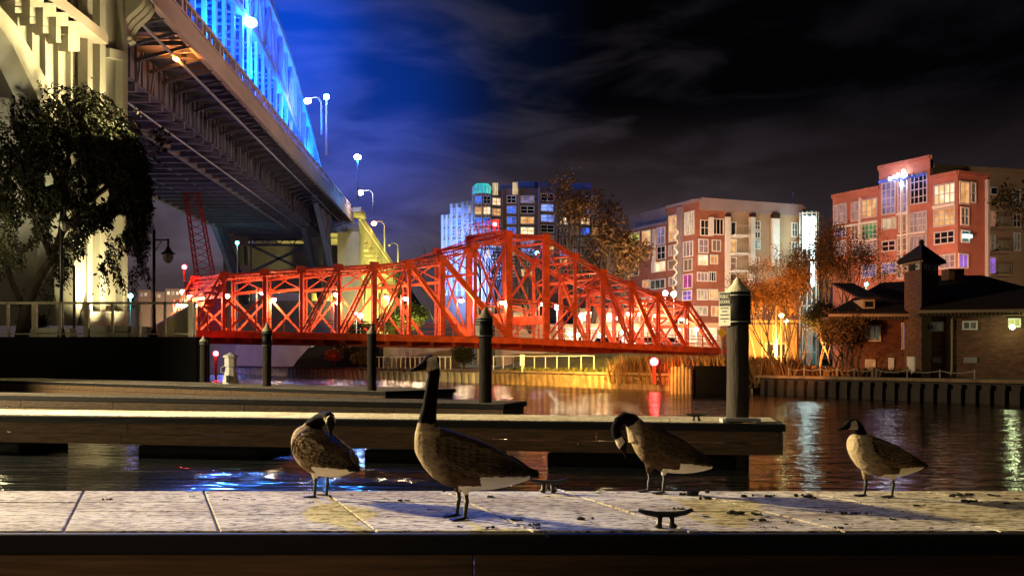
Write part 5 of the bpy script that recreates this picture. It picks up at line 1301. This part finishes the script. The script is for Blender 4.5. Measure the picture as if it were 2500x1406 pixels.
def leaf_quads(m, rn, c, r, n, sz, squash=.8):
    for _ in range(n):
        v = Vector((rn.gauss(0, .5), rn.gauss(0, .5), rn.gauss(0, .5)*squash))*r; p = c+v
        a = Vector((rn.uniform(-1,1), rn.uniform(-1,1), rn.uniform(-1,1))).normalized(); b = a.cross(Vector((rn.uniform(-1,1), rn.uniform(-1,1), rn.uniform(-1,1)))).normalized(); s = sz*rn.uniform(.5, 1.2)
        m.add([p-a*s, p+b*s*.55, p+a*s, p-b*s*.55], [(0,1,2,3)])
def tree(name, label, base, h, leafm, seed, leaves=14, lsz=.12, lr=.6, lvl=4, spread=.62, trunk=.12, stems=1, group=None, lean=Vector(), cat='tree', up=.25):
    rn = random.Random(seed); th = thing(name, label, cat, base, group); base = Vector(base); m = MB(); tips = []
    ln = h*.30
    for s in range(stems):
        a = rn.uniform(0, 6.28); d = Vector((math.cos(a)*.35*(stems > 1), math.sin(a)*.35*(stems > 1), 1)).normalized()
        grow(m, rn, base-Vector((0,0,.1)), (d+lean).normalized(), ln*rn.uniform(.85, 1.1), trunk, lvl, tips, spread, up, (2, 3), lean)
    m.build('trunk', M['bark'], th, True, fix=False)
    if leaves:
        f = MB()
        for p, d in tips: leaf_quads(f, rn, p+d*lr*.2, lr, leaves, lsz)
        f.build('crown', M[leafm], th, fix=False)
    return th
g = 'trees behind the red bridge'
tree('autumn_tree', 'tall autumn tree with thinning brown leaves right of the bridge tower', Vector((*at(1432, 90), BANK)), 17.6, 'leaf_autumn', 4, 9, .20, 1.0, 5, .52, .34, 2, g, Vector((.10,0,0)))
tree('autumn_tree', 'second autumn tree leaning right behind the sloping red chord', Vector((*at(1475, 91.5), BANK)), 14.5, 'leaf_autumn', 9, 9, .20, 1.0, 5, .52, .28, 2, g, Vector((.16,0,0)))
tree('bare_tree', 'nearly bare dark tree seen through the bridge tower frame', Vector((*at(1205, 92), BANK)), 15, 'leaf_autumn', 12, 1, .12, .6, 5, .55, .32, 2, g)
tree('bare_tree', 'slim bare tree behind the right tower leg', Vector((*at(1290, 93), BANK)), 14.5, 'leaf_autumn', 15, 2, .12, .6, 5, .50, .30, 2, g)
tree('bare_tree', 'thin bare tree with few leaves left of the blue lit apartment corner', Vector((*at(1085, 94), BANK)), 16, 'leaf_autumn', 31, 1, .12, .4, 4, .38, .16, 1, g)
tree('leafy_tree', 'yellow green leafy tree in front of the floodlit viaduct', Vector((*at(1005, 98), BANK)), 7.4, 'leaf_green', 7, 26, .17, .75, 4, .62, .20, 2, g)
tree('leafy_tree', 'smaller green tree left of the yellow green one', Vector((*at(955, 101), BANK)), 5.6, 'leaf_green', 8, 24, .16, .7, 4, .62, .16, 2, g)
tree('leafy_tree', 'dark round tree below the viaduct near two white lamps', Vector((*at(880, 97), BANK)), 4.6, 'leaf_dark', 17, 24, .16, .7, 4, .62, .16, 2, g)
g = 'shrubs and small trees left of the brick house'
for i, (px, d, hh, m_, lab, st, lv) in enumerate(((1862, 41, 3.7, 'leaf_orange', 'orange lit shrub just right of the tallest pile', 3, 6), (1905, 38.5, 4.4, 'leaf_orange', 'orange lit shrub beside the thin tall pole', 4, 5), (1950, 43, 5.2, 'leaf_orange', 'largest orange lit shrub left of the house', 4, 9),
     (2000, 41, 5.6, 'leaf_orange', 'orange tree in front of the glowing glass corner', 2, 8), (2045, 39, 5.6, 'leaf_autumn', 'dark autumn tree at the left end of the house roof', 3, 10), (2092, 43, 5.8, 'leaf_dark', 'dark evergreen tree behind the left roof', 2, 14), (2032, 34.8, 2.4, 'leaf_dark', 'small black evergreen at the left corner of the house', 2, 30), (2068, 33.0, 1.9, 'leaf_autumn', 'creeper covered shrub against the house wall', 3, 16))):
    tree('shrub', lab, Vector((*at(px, d), BANK)), hh*1.27, m_, 40+i, int(lv*2.2)+2, .046, .36, 4, .55, .05, st, g, cat='shrub', up=.3)
tree('dark_tree', 'dark tree hanging over the right edge of the photo', Vector((*at(2560, 47), BANK)), 11.5, 'leaf_dark', 66, 10, .12, .8, 5, .6, .2, 1, lean=Vector((-.12,0,0)))
g = 'shrubs on the bank under the red bridge'
for i, (px, d, hh, m_, lab) in enumerate(((815, 62, 1.5, 'leaf_orange', 'low red lit shrub on the seawall under the red bridge'), (842, 63.5, 2.2, 'reed', 'taller dry shrub beside the blue lit wall'), (880, 60, 1.2, 'reed', 'low dry shrub behind the fourth pile'), (1130, 54, 1.5, 'leaf_dark', 'small dark shrub right of the tallest goose'))):
    tree('shrub', lab, Vector((*at(px, d), BANK)), hh, m_, 80+i, 16, .09, .30, 3, .7, .04, 4, g, cat='shrub')
light('POINT', 'shrub_light', (*at(803, 60.5), 1.6), (1, .05, .05), 18, .1)
# wind-blown willow on the promenade
rn = random.Random(77); wd = 37.5
th = thing('willow_tree', 'large dark willow with wind blown hanging branches in front of the viaduct', 'tree', P(55, 806, wd))
def W(px, py, dd=0): return P(px, py, wd+dd)
tr = MB()
limbs = [[(50,835,0),(62,760,0),(90,690,.1),(128,632,.2),(150,570,.3),(158,480,.4),(165,390,.2),(185,300,0)], [(128,632,.2),(95,560,-.3),(60,470,-.6),(45,380,-.8),(60,300,-.6)], [(150,570,.3),(205,500,.6),(240,420,.8),(255,340,.6),(262,290,.4)], [(62,760,0),(30,690,-.2),(5,600,-.4),(-20,500,-.5)], [(158,480,.4),(120,400,1),(105,330,1.2),(110,270,1)], [(205,500,.6),(270,450,1.0),(300,400,1.0)]]
for k, lb in enumerate(limbs): tr.tube([W(*q) for q in lb], [(.27 if k == 0 else .13)*(1-.11*i) for i in range(len(lb))], 8)
tr.build('trunk', M['bark'], th, True)
cr = MB()
tops = [W(x, y, z) for x, y, z in [q for lb in limbs for q in lb[3:]]]+[W(x, y, z) for x, y, z in ((215,262,0),(265,300,.5),(280,360,.5),(135,255,.5),(60,262,-.5),(20,330,-.6),(240,300,-1),(325,430,.3),(270,380,-1),(200,240,1),(100,300,-1),(10,420,0),(-10,360,-.5),(40,400,.5),(-20,480,.3),(70,450,.6),(120,480,.6),(230,520,.5),(300,500,.8),(180,330,.7),(60,350,.8),(280,430,.9),(320,520,.6),(-30,560,.4),(60,540,.7))]
for s in range(700):
    p = rn.choice(tops)+Vector((rn.gauss(-.15, .55), rn.gauss(0, .9), rn.gauss(-.15, .40))); ln = rn.uniform(1.2, 4.6); v = Vector((rn.uniform(.05, .6), rn.uniform(-.25, .25), rn.uniform(-.45, .25))); n_ = int(ln/.085)
    clump = rn.uniform(.6, 1.15)
    for i in range(n_):
        v = (v+Vector((.010+rn.gauss(0, .02), rn.gauss(0, .02), -.062))).normalized(); p = p+v*.085
        if p.z < PROM+1.2+rn.uniform(0, 1.4) or p.x/p.y*F+CX > 352+rn.uniform(-14, 14): break
        for _ in range(2):
            a = (v*.8+Vector((rn.gauss(0, .5), rn.gauss(0, .5), rn.gauss(0, .4)-.2))).normalized(); b = a.cross(Vector((rn.gauss(0,1), rn.gauss(0,1), rn.gauss(0,1)))).normalized(); l_ = .20*clump*rn.uniform(.7, 1.2); c = p+Vector((rn.gauss(0, .04), rn.gauss(0, .04), rn.gauss(0, .04)))
            cr.add([c, c+a*l_*.5+b*.032, c+a*l_, c+a*l_*.5-b*.032], [(0,1,2,3)])
for s in range(330):        # strands the wind sweeps out to the right
    f_ = rn.random(); p = W(205+140*f_+rn.gauss(0, 26), 262+250*f_+rn.gauss(0, 30), rn.uniform(-.7, .7)); v = Vector((rn.uniform(.15, .75), rn.uniform(-.2, .2), rn.uniform(-.9, -.2))); lim = rn.uniform(338, 372)
    for i in range(int(rn.uniform(16, 52))):
        v = (v+Vector((.004+rn.gauss(0, .02), rn.gauss(0, .02), -.03))).normalized(); p = p+v*.09
        if p.z < PROM+1.0 or p.x/p.y*F+CX > lim: break
        for _ in range(3):
            a = (v+Vector((rn.gauss(0, .35), rn.gauss(0, .35), rn.gauss(0, .3)))).normalized(); b = a.cross(Vector((rn.gauss(0,1), rn.gauss(0,1), rn.gauss(0,1)))).normalized(); l_ = rn.uniform(.14, .24); c = p+Vector((rn.gauss(0, .05), rn.gauss(0, .05), rn.gauss(0, .05)))
            cr.add([c, c+a*l_*.5+b*.03, c+a*l_, c+a*l_*.5-b*.03], [(0,1,2,3)])
for q_ in [q for q in tops if q.x/q.y*F+CX < 258]:
    leaf_quads(cr, rn, q_+Vector((.15, 0, -.2)), .6, 60, .14, 1.2)
for _ in range(46):        # inner mass of the crown
    x_, y_ = rn.gauss(150, 95), rn.gauss(420, 105)
    leaf_quads(cr, rn, W(x_, min(max(y_, 262), 640), rn.uniform(-.8, .8)), .42, 70, .15, 1.5)
holes = [(150,545,34),(92,640,46),(235,600,36),(205,680,50),(60,560,28),(290,545,26),(120,440,22),(250,470,24),(30,700,40),(310,640,24),(180,380,18)]
keep = MB()
for f4_ in cr.f:
    q_ = cr.v[f4_[0]]; sx_, sy_ = q_.x/q_.y*F+CX, HY-(q_.z-EYE)/q_.y*F
    if any(((sx_-hx)*1.25+(sy_-hy)*.25)**2+((sy_-hy)*.8)**2 < (hr*rn.uniform(.75, 1.2))**2 for hx, hy, hr in holes): continue
    keep.add([cr.v[i] for i in f4_], [(0,1,2,3)])
cr = keep
cr.build('crown', M['leaf_willow'], th, fix=False)
tree('shrub', 'low dark shrub behind the promenade railing at the left', Vector((*at(70, 38.6), PROM)), 1.3, 'leaf_willow', 91, 14, .07, .25, 3, .7, .03, 4, cat='shrub')
tree('young_tree', 'slim young tree behind the promenade railing in front of the lit pier', Vector((*at(105, 39.4), PROM)), 2.4, 'leaf_willow', 92, 8, .06, .25, 3, .5, .035, 1)

# ------------------------------------------------------------------ promenade furniture
def prail(label, a, b, posts, thick):
    th = thing('promenade_railing', label, 'railing', a); a, b = Vector(a), Vector(b); up = Vector((0,0,1.36))
    MB().bar(a+up, b+up, .09).build('top_rail', M['metal_rail'], th); MB().bar(a+Vector((0,0,.12)), b+Vector((0,0,.12)), .05).build('bottom_rail', M['metal_rail'], th)
    for f_, w_ in posts: p = a.lerp(b, f_); MB().bar(p, p+up, w_).build('post', M['metal_rail'], th)
    return th, a, b, up
xa, xb = at(-60, 36.15)[0], at(470, 36.15)[0]
pf = lambda px: (at(px, 36.15)[0]-xa)/(xb-xa)
prail('pale metal railing along the front edge of the promenade', (xa, 36.15, PROM), (xb, 36.15, PROM), [(pf(x), .17 if i % 2 else .09) for i, x in enumerate((20,85,148,212,275,338,403,466))], 0)
th, a, b, up = prail('picket railing receding along the side of the promenade', (xb-.1, 36.6, PROM), (-27.1, 67.5, PROM), [(0, .15), (.33, .1), (.66, .1), (1, .1)], 0)
m = MB()
for i in range(60): p = a.lerp(b, (i/60)**1.0); m.bar(p, p+up, .06, .10)
m.build('picket', M['metal_rail'], th)
for x0, x1, y0, lab in ((64, 172, 801, 'long pale concrete bench block behind the railing at far left'), (217, 313, 795, 'tallest pale concrete bench block in front of the lit pier'), (318, 360, 797, 'short concrete bench block near the hanging street lamp')):
    d = 37.6; p, q = P(x0, 820, d), P(x1, y0, d); m = MB(); hh = (q.z-PROM); m.box((p.x, d, PROM), (q.x, d+.6, PROM+hh*.46)); m.box((p.x+.02, d+.02, PROM+hh*.49), (q.x-.02, d+.58, q.z)); m.build('concrete_bench', M['concrete'], bevel=.02)
    tag([o for o in bpy.data.objects if o.name.startswith('concrete_bench')][-1], lab, 'bench', 'concrete bench blocks on the promenade')
def lantern(label, px, ytop, d, arm, ylan):
    base = Vector((*at(px, d), PROM)); zt = zz(ytop, d); za = zz(ylan, d)
    th = thing('street_lamp', label, 'street lamp', base, 'hanging lantern lamps on the promenade')
    MB().lathe(base, [(.16, 0), (.13, .25), (.09, .35), (.07, 1.5), (.06, zt-PROM)], 10).build('pole', M['dark_metal'], th, True)
    e = Vector((base.x+arm, d, za+1.02)); m = MB()
    if arm: m.bar((base.x, d, e.z-.05), e+Vector((0,0,-.05)), .06); m.tube([(base.x, d, e.z-.6), (base.x+arm*.55, d, e.z-.1)], .02, 5)
    m.tube([e, e-Vector((0,0,.38))], .05, 8); m.build('arm', M['dark_metal'], th)
    MB().lathe(e-Vector((0,0,.95)), [(.28, .30), (.30, .33), (.16, .44), (.10, .52), (.08, .60)], 16).build('lamp_shade', M['dark_metal'], th)
    MB().lathe(e-Vector((0,0,.95)), [(.06, -.06), (.15, .02), (.20, .16), (.20, .295)], 16).build('glass', M['glass_clear'], th, True)
    m = MB()
    for k in range(8):
        a = math.pi*k/4; pts = [e-Vector((0,0,.95))+Vector((math.cos(a)*r, math.sin(a)*r, z)) for r, z in ((.03,-.08),(.16,.02),(.212,.16),(.212,.30))]; m.tube(pts, .010, 4)
    m.build('cage', M['dark_metal'], th)
lantern('street lamp with a lantern hanging from its arm, against the open sky', 376, 560, 38.0, .60, 642)
lantern('street lamp with a lantern half hidden in the willow', 150, 466, 36.35, .14, 565)
th = thing('bollard_pole', 'thin dark pole between the willow and the lit pier', 'pole', Vector((*at(181, 38.2), PROM))); MB().lathe((*at(181, 38.2), PROM), [(.10, 0), (.06, .2), (.05, 3.0), (.02, 3.1)], 8).build('pole', M['dark_metal'], th)
# ------------------------------------------------------------------ lamps on the far bank
def far_lamp(px, py, d, label, m_, colr, pw, r=.28, grp='street lamps behind the red bridge', foot=BANK, pole='galv'):
    p = P(px, py, d); th = thing('street_lamp', label, 'street lamp', (p.x, p.y, foot), grp)
    MB().lathe((p.x, p.y+.05, foot), [(.09, 0), (.06, .4), (.045, p.z-foot-r*.8)], 8).build('pole', M[pole], th)
    MB().sphere(p, r, 12, 8).build('globe', M[m_], th)
    if pw: light('POINT', 'street_lamp_light', p+Vector((0,-.5,-.2)), colr, pw, .15, parent=th)
W_ = (1, .80, .55)
for px, py, d, lab in ((1360,750,86,'globe lamp just right of the bridge tower'),(1420,772,87,'low globe lamp under the sloping red diagonal'),(1436,764,86,'globe lamp right beside another under the sloping diagonal'),(1500,777,86,'bright globe lamp below the square lit window'),(1563,764,87,'globe lamp in front of the yellow shop'),(1645,718,88,'high globe lamp at the foot of the light string'),(1624,716,90,'small high globe lamp left of the light string'),(1590,800,84,'low globe lamp near the right end of the bridge'),(1655,806,83,'low globe lamp inside the right end panel'),(1700,803,84,'low globe lamp beyond the sloping end post'),(1392,815,82,'low globe lamp above the railing right of the tower'),(1410,818,83,'second low globe lamp above the railing'),(1465,820,82,'third low globe lamp above the railing'),(1520,812,82,'low globe lamp between two red diagonals')):
    far_lamp(px, py, d, lab, 'lamp_warm' if py > 760 else 'lamp_cool', W_, 260, .26 if py < 800 else .2)
far_lamp(870, 769, 95, 'left one of a pair of white lamps under the viaduct', 'lamp_cool', W_, 150, .26); far_lamp(880, 770, 96, 'right one of a pair of white lamps under the viaduct', 'lamp_cool', W_, 0, .24)
far_lamp(1312, 617, 93, 'pale blue lamp shining through the bridge tower frame', 'lamp_blue', (.05,.3,1), 500, .2)
far_lamp(1908, 770, 46, 'upper greenish lamp in the orange shrubs', 'lamp_green_white', (1,.62,.15), 0, .12, 'lamps among the orange shrubs'); far_lamp(1919, 783, 46.5, 'lower greenish lamp in the orange shrubs', 'lamp_green_white', (1,.62,.15), 0, .10, 'lamps among the orange shrubs')
far_lamp(2115, 694, 45, 'small green lamp beside the dark evergreen', 'lamp_teal', (.2,1,.6), 10, .09, 'lamps among the orange shrubs')
far_lamp(318, 722, 110, 'teal signal lamp left of the hanging street lamp', 'lamp_teal', (.1,1,.7), 700, .30, 'distant signal lamps'); far_lamp(307, 708, 112, 'small white lamp above the teal signal lamp', 'lamp_cool', W_, 100, .22, 'distant signal lamps'); far_lamp(445, 713, 112, 'white lamp left of the red bridge portal', 'lamp_cool', W_, 150, .28, 'distant signal lamps')
far_lamp(579, 593, 126, 'teal lamp on the far pier below the bridge soffit', 'lamp_teal', (.4,1,.9), 100, .25, 'distant signal lamps')
th = thing('flag_pole', 'thin tall orange lit pole among the shrubs', 'pole', Vector((*at(1895, 40), BANK))); MB().lathe((*at(1895, 40), BANK), [(.06, 0), (.05, 1), (.035, zz(632, 40)-BANK)], 8).build('pole', M['metal_rail'], th)
c = P(1763, 812, 72); th = thing('warning_sign', 'yellow diamond warning sign at the right end of the bridge', 'sign', (c.x, c.y, BANK)); MB().bar((c.x, c.y+.05, BANK), (c.x, c.y+.05, c.z), .08).build('post', M['galv'], th); MB().prism([c+Vector((0,0,-.42)), c+Vector((.42,0,0)), c+Vector((0,0,.42)), c+Vector((-.42,0,0))], (0,.03,0)).build('sign_panel', M['yellow_sign'], th)
# cars on the street at the right end of the bridge
def car(label, c, ang, m_):
    th = thing('parked_car', label, 'car', c, 'cars in the street behind the bridge'); R_ = Matrix.Translation(Vector(c)) @ Matrix.Rotation(ang, 4, 'Z')
    def pr(prof, w_, name, mm, par):
        return MB().prism([R_ @ Vector((x, -w_/2, z)) for x, z in prof], (R_.to_3x3() @ Vector((0, w_, 0)))).build(name, mm, par, bevel=.04)
    pr([(-2.1,.3),(2.1,.3),(2.15,.6),(2.0,.82),(1.0,.92),(-1.6,.95),(-2.1,.85)], 1.75, 'body', M[m_], th); pr([(-1.5,.94),(.95,.93),(.35,1.40),(-1.0,1.42)], 1.5, 'cabin', M['glass_dark'], th)
    for x in (-1.3, 1.3):
        for y in (-.8, .8): m = MB(); m.tube([R_ @ Vector((x, y-.1, .32)), R_ @ Vector((x, y+.1, .32))], .32, 14); m.build('wheel', M['rubber'], th)
    for y in (-.6, .6): p = R_ @ Vector((2.16, y, .65)); MB().sphere(p, .11, 8, 6).build('headlight', M['lamp_cool'], th)
for px, py, d, a, m_, lab in ((1560, 0, 81, -2.3, 'white_paint', 'pale car with lit headlights below the sloping red chord'), (1620, 0, 82, -2.2, 'dark_metal', 'dark car with lit headlights near the right end of the bridge'), (1480, 0, 80.5, -2.4, 'red_dark', 'red car with lit headlights under the square lit window')):
    car(lab, Vector((*at(px, d), BANK+1.2)), a, m_)
m = MB(); m.prism([Vector((*at(1330, 79), BANK-.1)), Vector((*at(1770, 78), BANK-.1)), Vector((*at(1770, 86.5), BANK-.1)), Vector((*at(1330, 87), BANK-.1))], (0,0,1.3)); tag(m.build('street', M['paving']), kind='structure')
# ------------------------------------------------------------------ unseen lamps of the place, and fill lights added to brighten parts
light('SPOT', 'promenade_lamp', (-14.5, 14.2, 5.6), (1, .80, .44), 45000, .4, (.2, 5.2, .5), 75, .5)     # warm lamps of the walkway, off to the left
light('SPOT', 'fascia_fill', (13, 50, 29), (1, .60, .48), 24000, .5, G(0, 66, 21), 75, .7)  # added spot hung in the air to light the bridge fascia
light('SPOT', 'bridge_blue', G(-2, 60, 26), (.04, .18, 1), 290000, .8, (-1.35, 5.2, .5), 5.2, .9)
light('SPOT', 'dock_fill', (-1.6, 3.4, 9.0), (1, .80, .48), 420, .5, (-.2, 5, .5), 100, .6)  # added overhead fill that softens the shadows on the dock
light('POINT', 'tree_fill', P(-40, 560, 34.5), (1, .85, .45), 260, .3)  # added fill for the willow's left edge
light('SPOT', 'plaza_fill', (-6, -5, 2.4), (1, .74, .40), 95, .5, (0, 6, .4), 80, .8)  # added warm fill from behind the camera, for geese and timber faces
for px, py, tx, ty, pw in ((150, 330, 110, 60, 5200), (60, 330, 20, 90, 4200), (235, 330, 205, 100, 2600)):
    light('SPOT', 'pier_flood', S(px, py)+Vector((4.6, 0, 0)), (1, .84, .40), pw, .3, S(tx, ty)+Vector((0,-1.5,0)), 95, .7)
for px, pw in ((160, 2600), (205, 3400), (262, 1500)):
    p = S(px, 800); p.x += 2.2; p.z = PROM+.3; light('SPOT', 'pier_flood', p, (1, .86, .42), pw, .3, S(px-20, 200)+Vector((-2,0,0)), 100, .6)
light('SPOT', 'pier_flood', S(60, 800)+Vector((-5, 4, .5)), (1, .92, .6), 6000, .3, S(40, 150)+Vector((-4,0,0)), 110, .6)
light('POINT', 'soffit_glow', G(-6, 55, 6), (.26, .28, .85), 900, 1.5)  # unseen bluish fill points below the deck, tinting the soffit
light('POINT', 'soffit_glow', G(-6, 80, 7), (.22, .26, .9), 1100, 1.5)
light('POINT', 'soffit_glow', G(-9, 108, 8), (.42, .36, .70), 800, 1.5)
light('SPOT', 'sodium_fill', P(1880, 862, 39.8), (1, .40, .06), 15000, .3, P(1900, 780, 47), 130, .6)  # stands in for the shrub lamps, which cast no light themselves
light('SPOT', 'sodium_fill', P(1985, 864, 34.6), (1, .40, .07), 2600, .2, P(1995, 730, 40.5), 110, .6)  # added spot for the shrub tops
light('SPOT', 'sodium_fill', P(1850, 858, 28.5), (1, .38, .12), 1900, .2, (10.9, 33, 2.3), 60, .9)  # added spot over the water for the house and sheet piles
light('SPOT', 'sodium_fill', P(1320, 858, 38), (1, .56, .10), 10000, .2, (3, 44.5, .9), 95, .6)  # added spot over the water for the sheet pile wall
light('SPOT', 'sodium_fill', P(1480, 858, 33), (1, .42, .08), 3500, .2, (7, 38.5, 1.1), 95, .6)  # added spot over the water for the reeds
light('POINT', 'quay_lamp', P(1020, 850, 52), (1, .75, .4), 160, .2)
light('SPOT', 'street_flood', (*at(1560, 78), 6), (1, .55, .35), 24000, .5, (*at(1690, 96), 9), 80, .7)
light('SPOT', 'street_flood', (*at(1900, 80), 5), (1, .66, .38), 4500, .5, (*at(1830, 98), 11), 70, .7)
light('SPOT', 'street_flood', (*at(2090, 50), 4), (1, .46, .32), 11500, .5, (*at(2200, 66), 8), 85, .7)
light('SPOT', 'street_flood', (*at(2520, 62), 5), (1, .72, .45), 4500, .5, (*at(2400, 80), 9), 70, .7)
light('SPOT', 'street_flood', (*at(2430, 52), 4), (1, .55, .35), 1800, .5, (*at(2430, 66), 8), 70, .7)
light('POINT', 'tree_fill', (*at(1470, 84), 6.5), (1, .66, .36), 4200, .4)  # added warm fill for the autumn tree crowns
light('SPOT', 'walkway_fill', (-24, 18, 5), (1, .80, .46), 22000, .22, (-6, 26, 1), 75, .5)  # second warm spot, added to brighten the pedestal and pile caps
light('POINT', 'tree_fill', (*at(1010, 94), 4.0), (1, .92, .30), 2600, .4)  # added yellow fill for the leafy tree by the viaduct
light('SPOT', 'wale_fill', (-3.6, -1.2, 1.0), (1, .66, .36), 190, .2, (-1.6, 4, .35), 40, 1.0)  # added low spot that brightens the left end of the front wale
